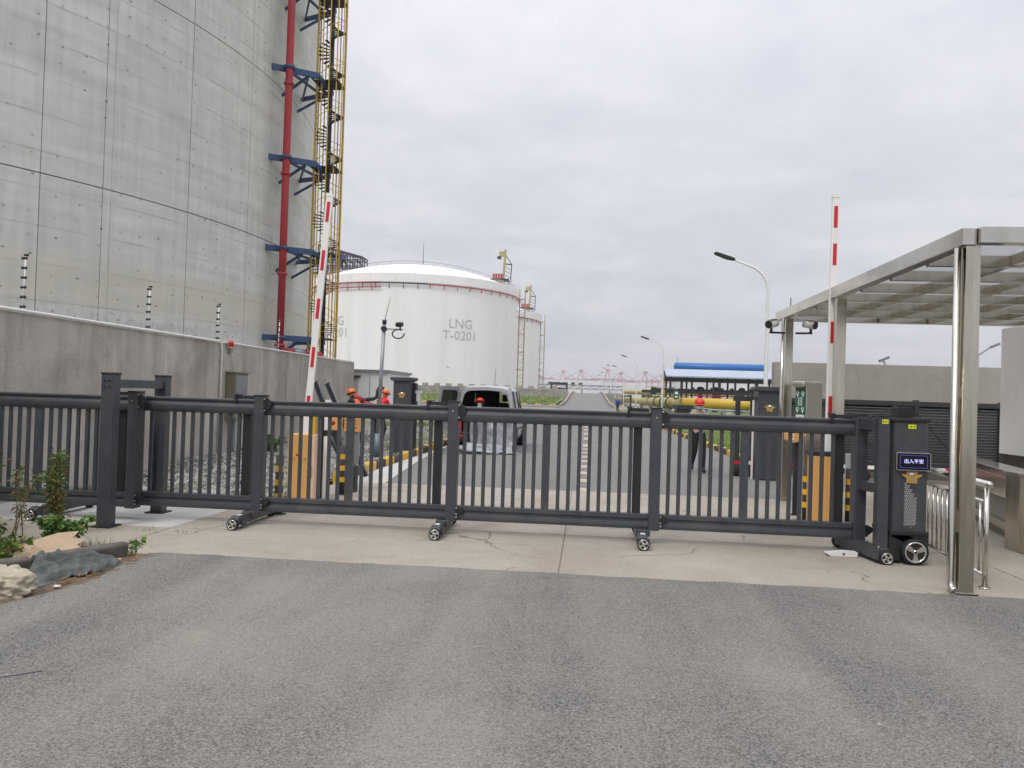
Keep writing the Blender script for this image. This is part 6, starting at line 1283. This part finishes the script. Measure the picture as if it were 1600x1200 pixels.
for k in range(1):
    b = MB(); 
    for q in range(60): 
        x, y = random.uniform(-3.6, 3.8), random.uniform(2.2, 7.2); s = random.uniform(.004, .012); b.add([(x + s, y, .0125), (x, y + s, .0125), (x - s, y, .0125), (x, y - s * .8, .0125), (x + s * .1, y, .0125 + s * .9)], [(0, 1, 4), (1, 2, 4), (2, 3, 4), (3, 0, 4)])
    tag(b.build('loose_grit', M_GRAVEL, fixn=False), 'tiny loose grit scattered over the near asphalt', 'grit', None, 'stuff')

def leafy(name, label, loc, stems, h, spread, nleaf, ll, m_leaf, m_dry=None, dry=0.0, feathery=False, seed=1):
    """weed: bent stems with leaf-sized faces along their upper part"""
    rnd = random.Random(seed); t = thing(name, label, 'plant', loc)
    sb = MB(); lb = MB(); db = MB()
    for s in range(stems):
        a = rnd.uniform(0, 6.28); q = rnd.random() ** .6 * spread; hh = h * rnd.uniform(.6, 1.05); p0 = Vector((rnd.gauss(0, .03), rnd.gauss(0, .03), 0)); p2 = Vector((cos(a) * q, sin(a) * q, hh)); p1 = p0.lerp(p2, .5) + Vector((-cos(a) * q * .2, -sin(a) * q * .2, hh * .1))
        pts = [p0.lerp(p1, t_).lerp(p1.lerp(p2, t_), t_) for t_ in [k / 6 for k in range(7)]]; sb.tube(pts, [.007 - k * .0009 for k in range(7)], 5)
        for l in range(nleaf):
            f = 1 - rnd.random() ** 1.4 * (.75 if feathery else .9); k = min(int(f * 6), 5); p = pts[k].lerp(pts[k + 1], f * 6 - k)
            d = Vector((rnd.gauss(0, 1), rnd.gauss(0, 1), rnd.gauss(.5, .7))).normalized(); L_ = ll * rnd.uniform(.6, 1.3); sd_ = d.cross(Vector((rnd.gauss(0, 1), rnd.gauss(0, 1), rnd.gauss(0, 1)))).normalized() * L_ * (.13 if feathery else .3); p = p + d * rnd.random() * ll * (.9 if feathery else .5)
            tip = p + d * L_ + Vector((0, 0, -L_ * .25)); mid = p + d * L_ * .5
            tgt = db if rnd.random() < dry * (1.6 - f) else lb
            tgt.add([p, mid + sd_, tip, mid - sd_], [(0, 1, 2, 3)])
    sb.build('stem', M_STEM, t); lb.build('foliage', m_leaf, t, fixn=False)
    if db.f: db.build('dry_foliage', m_dry or M_LEAFD, t, fixn=False)
    return t
leafy('tall_weed', 'tall thin weed with feathery green top before the gate', (-5.62, 7.95, 0), 5, .98, .12, 190, .07, M_LEAF, M_LEAFD, .55, True, 4)
leafy('tall_weed', 'tall dry weed reaching over the guide frame side of the kerb', (-5.75, 7.5, 0), 4, .8, .3, 70, .06, M_LEAF, M_LEAFD, .7, True, 15)
leafy('bushy_weed', 'bushy weed with drooping brown and green shoots', (-6.1, 7.15, 0), 16, .8, .42, 130, .075, M_LEAF, M_LEAFD, .5, True, 6)
leafy('bushy_weed', 'dense low weed bush beside the bushy brown shoots', (-5.75, 6.75, 0), 26, .45, .42, 110, .065, M_LEAF, M_LEAFD, .35, False, 8)
leafy('weed_clump', 'round dark green weed clump behind the cardboard', (-5.12, 7.32, 0), 26, .3, .26, 60, .055, M_LEAF, M_LEAFD, .04, False, 10)
leafy('weed_clump', 'low weed clump under the cardboard piece', (-5.2, 6.6, 0), 16, .2, .28, 40, .06, M_LEAF, M_LEAFD, .25, False, 12)
leafy('bushy_weed', 'leafy weed bush farthest along the verge from the kerb stones', (-6.55, 7.6, 0), 22, .85, .45, 130, .08, M_LEAF, M_LEAFD, .3, True, 21)
leafy('sprout', 'small bright sprout at the end of the kerb stone', (-4.28, 7.18, 0.005), 5, .13, .09, 6, .07, M_LEAF, None, 0, False, 14)
leafy('weed_clump', 'green weed tuft at the foot of the gravel wall', (-7.2, 17.4, .15), 14, .4, .35, 40, .09, M_LEAF, M_LEAFD, .05, False, 16)
blades('weeds', 900, lambda: (random.uniform(-6.6, -4.75), random.uniform(5.6, 7.7)), .03, .12, .006, M_BLADE, 'thin weeds and grass on the littered verge', 'weeds', lambda x, y: .002)
blades('moss_weeds', 160, lambda: (random.choice([-5.56, -5.4, -4.9, -4.5]) + random.gauss(0, .06), random.choice([8.5, 7.6]) + random.gauss(0, .05)), .015, .05, .005, M_BLADE, 'tiny weeds at the frame foot and the slab edge', 'weeds', lambda x, y: .005)

# ------------------------------------------------------------------ thin sea haze
b = MB(); b.bx(-2200, 2200, -120, 2300, -1.2, 72); hz = b.build('haze', None if False else M_WHITE); hz.data.materials.clear()
hm = bpy.data.materials.new('haze_air'); hm.use_nodes = True; nt = hm.node_tree; nt.nodes.clear()
ho = nd(nt, 'ShaderNodeOutputMaterial'); hv = nd(nt, 'ShaderNodeVolumePrincipled'); hv.inputs['Color'].default_value = (0.86, 0.88, 0.94, 1); hv.inputs['Density'].default_value = 0.00032; nt.links.new(hv.outputs[0], ho.inputs['Volume'])
hz.data.materials.append(hm); hz['kind'] = 'stuff'; hz['label'] = 'thin pale sea haze over the plant'; hz['category'] = 'haze'
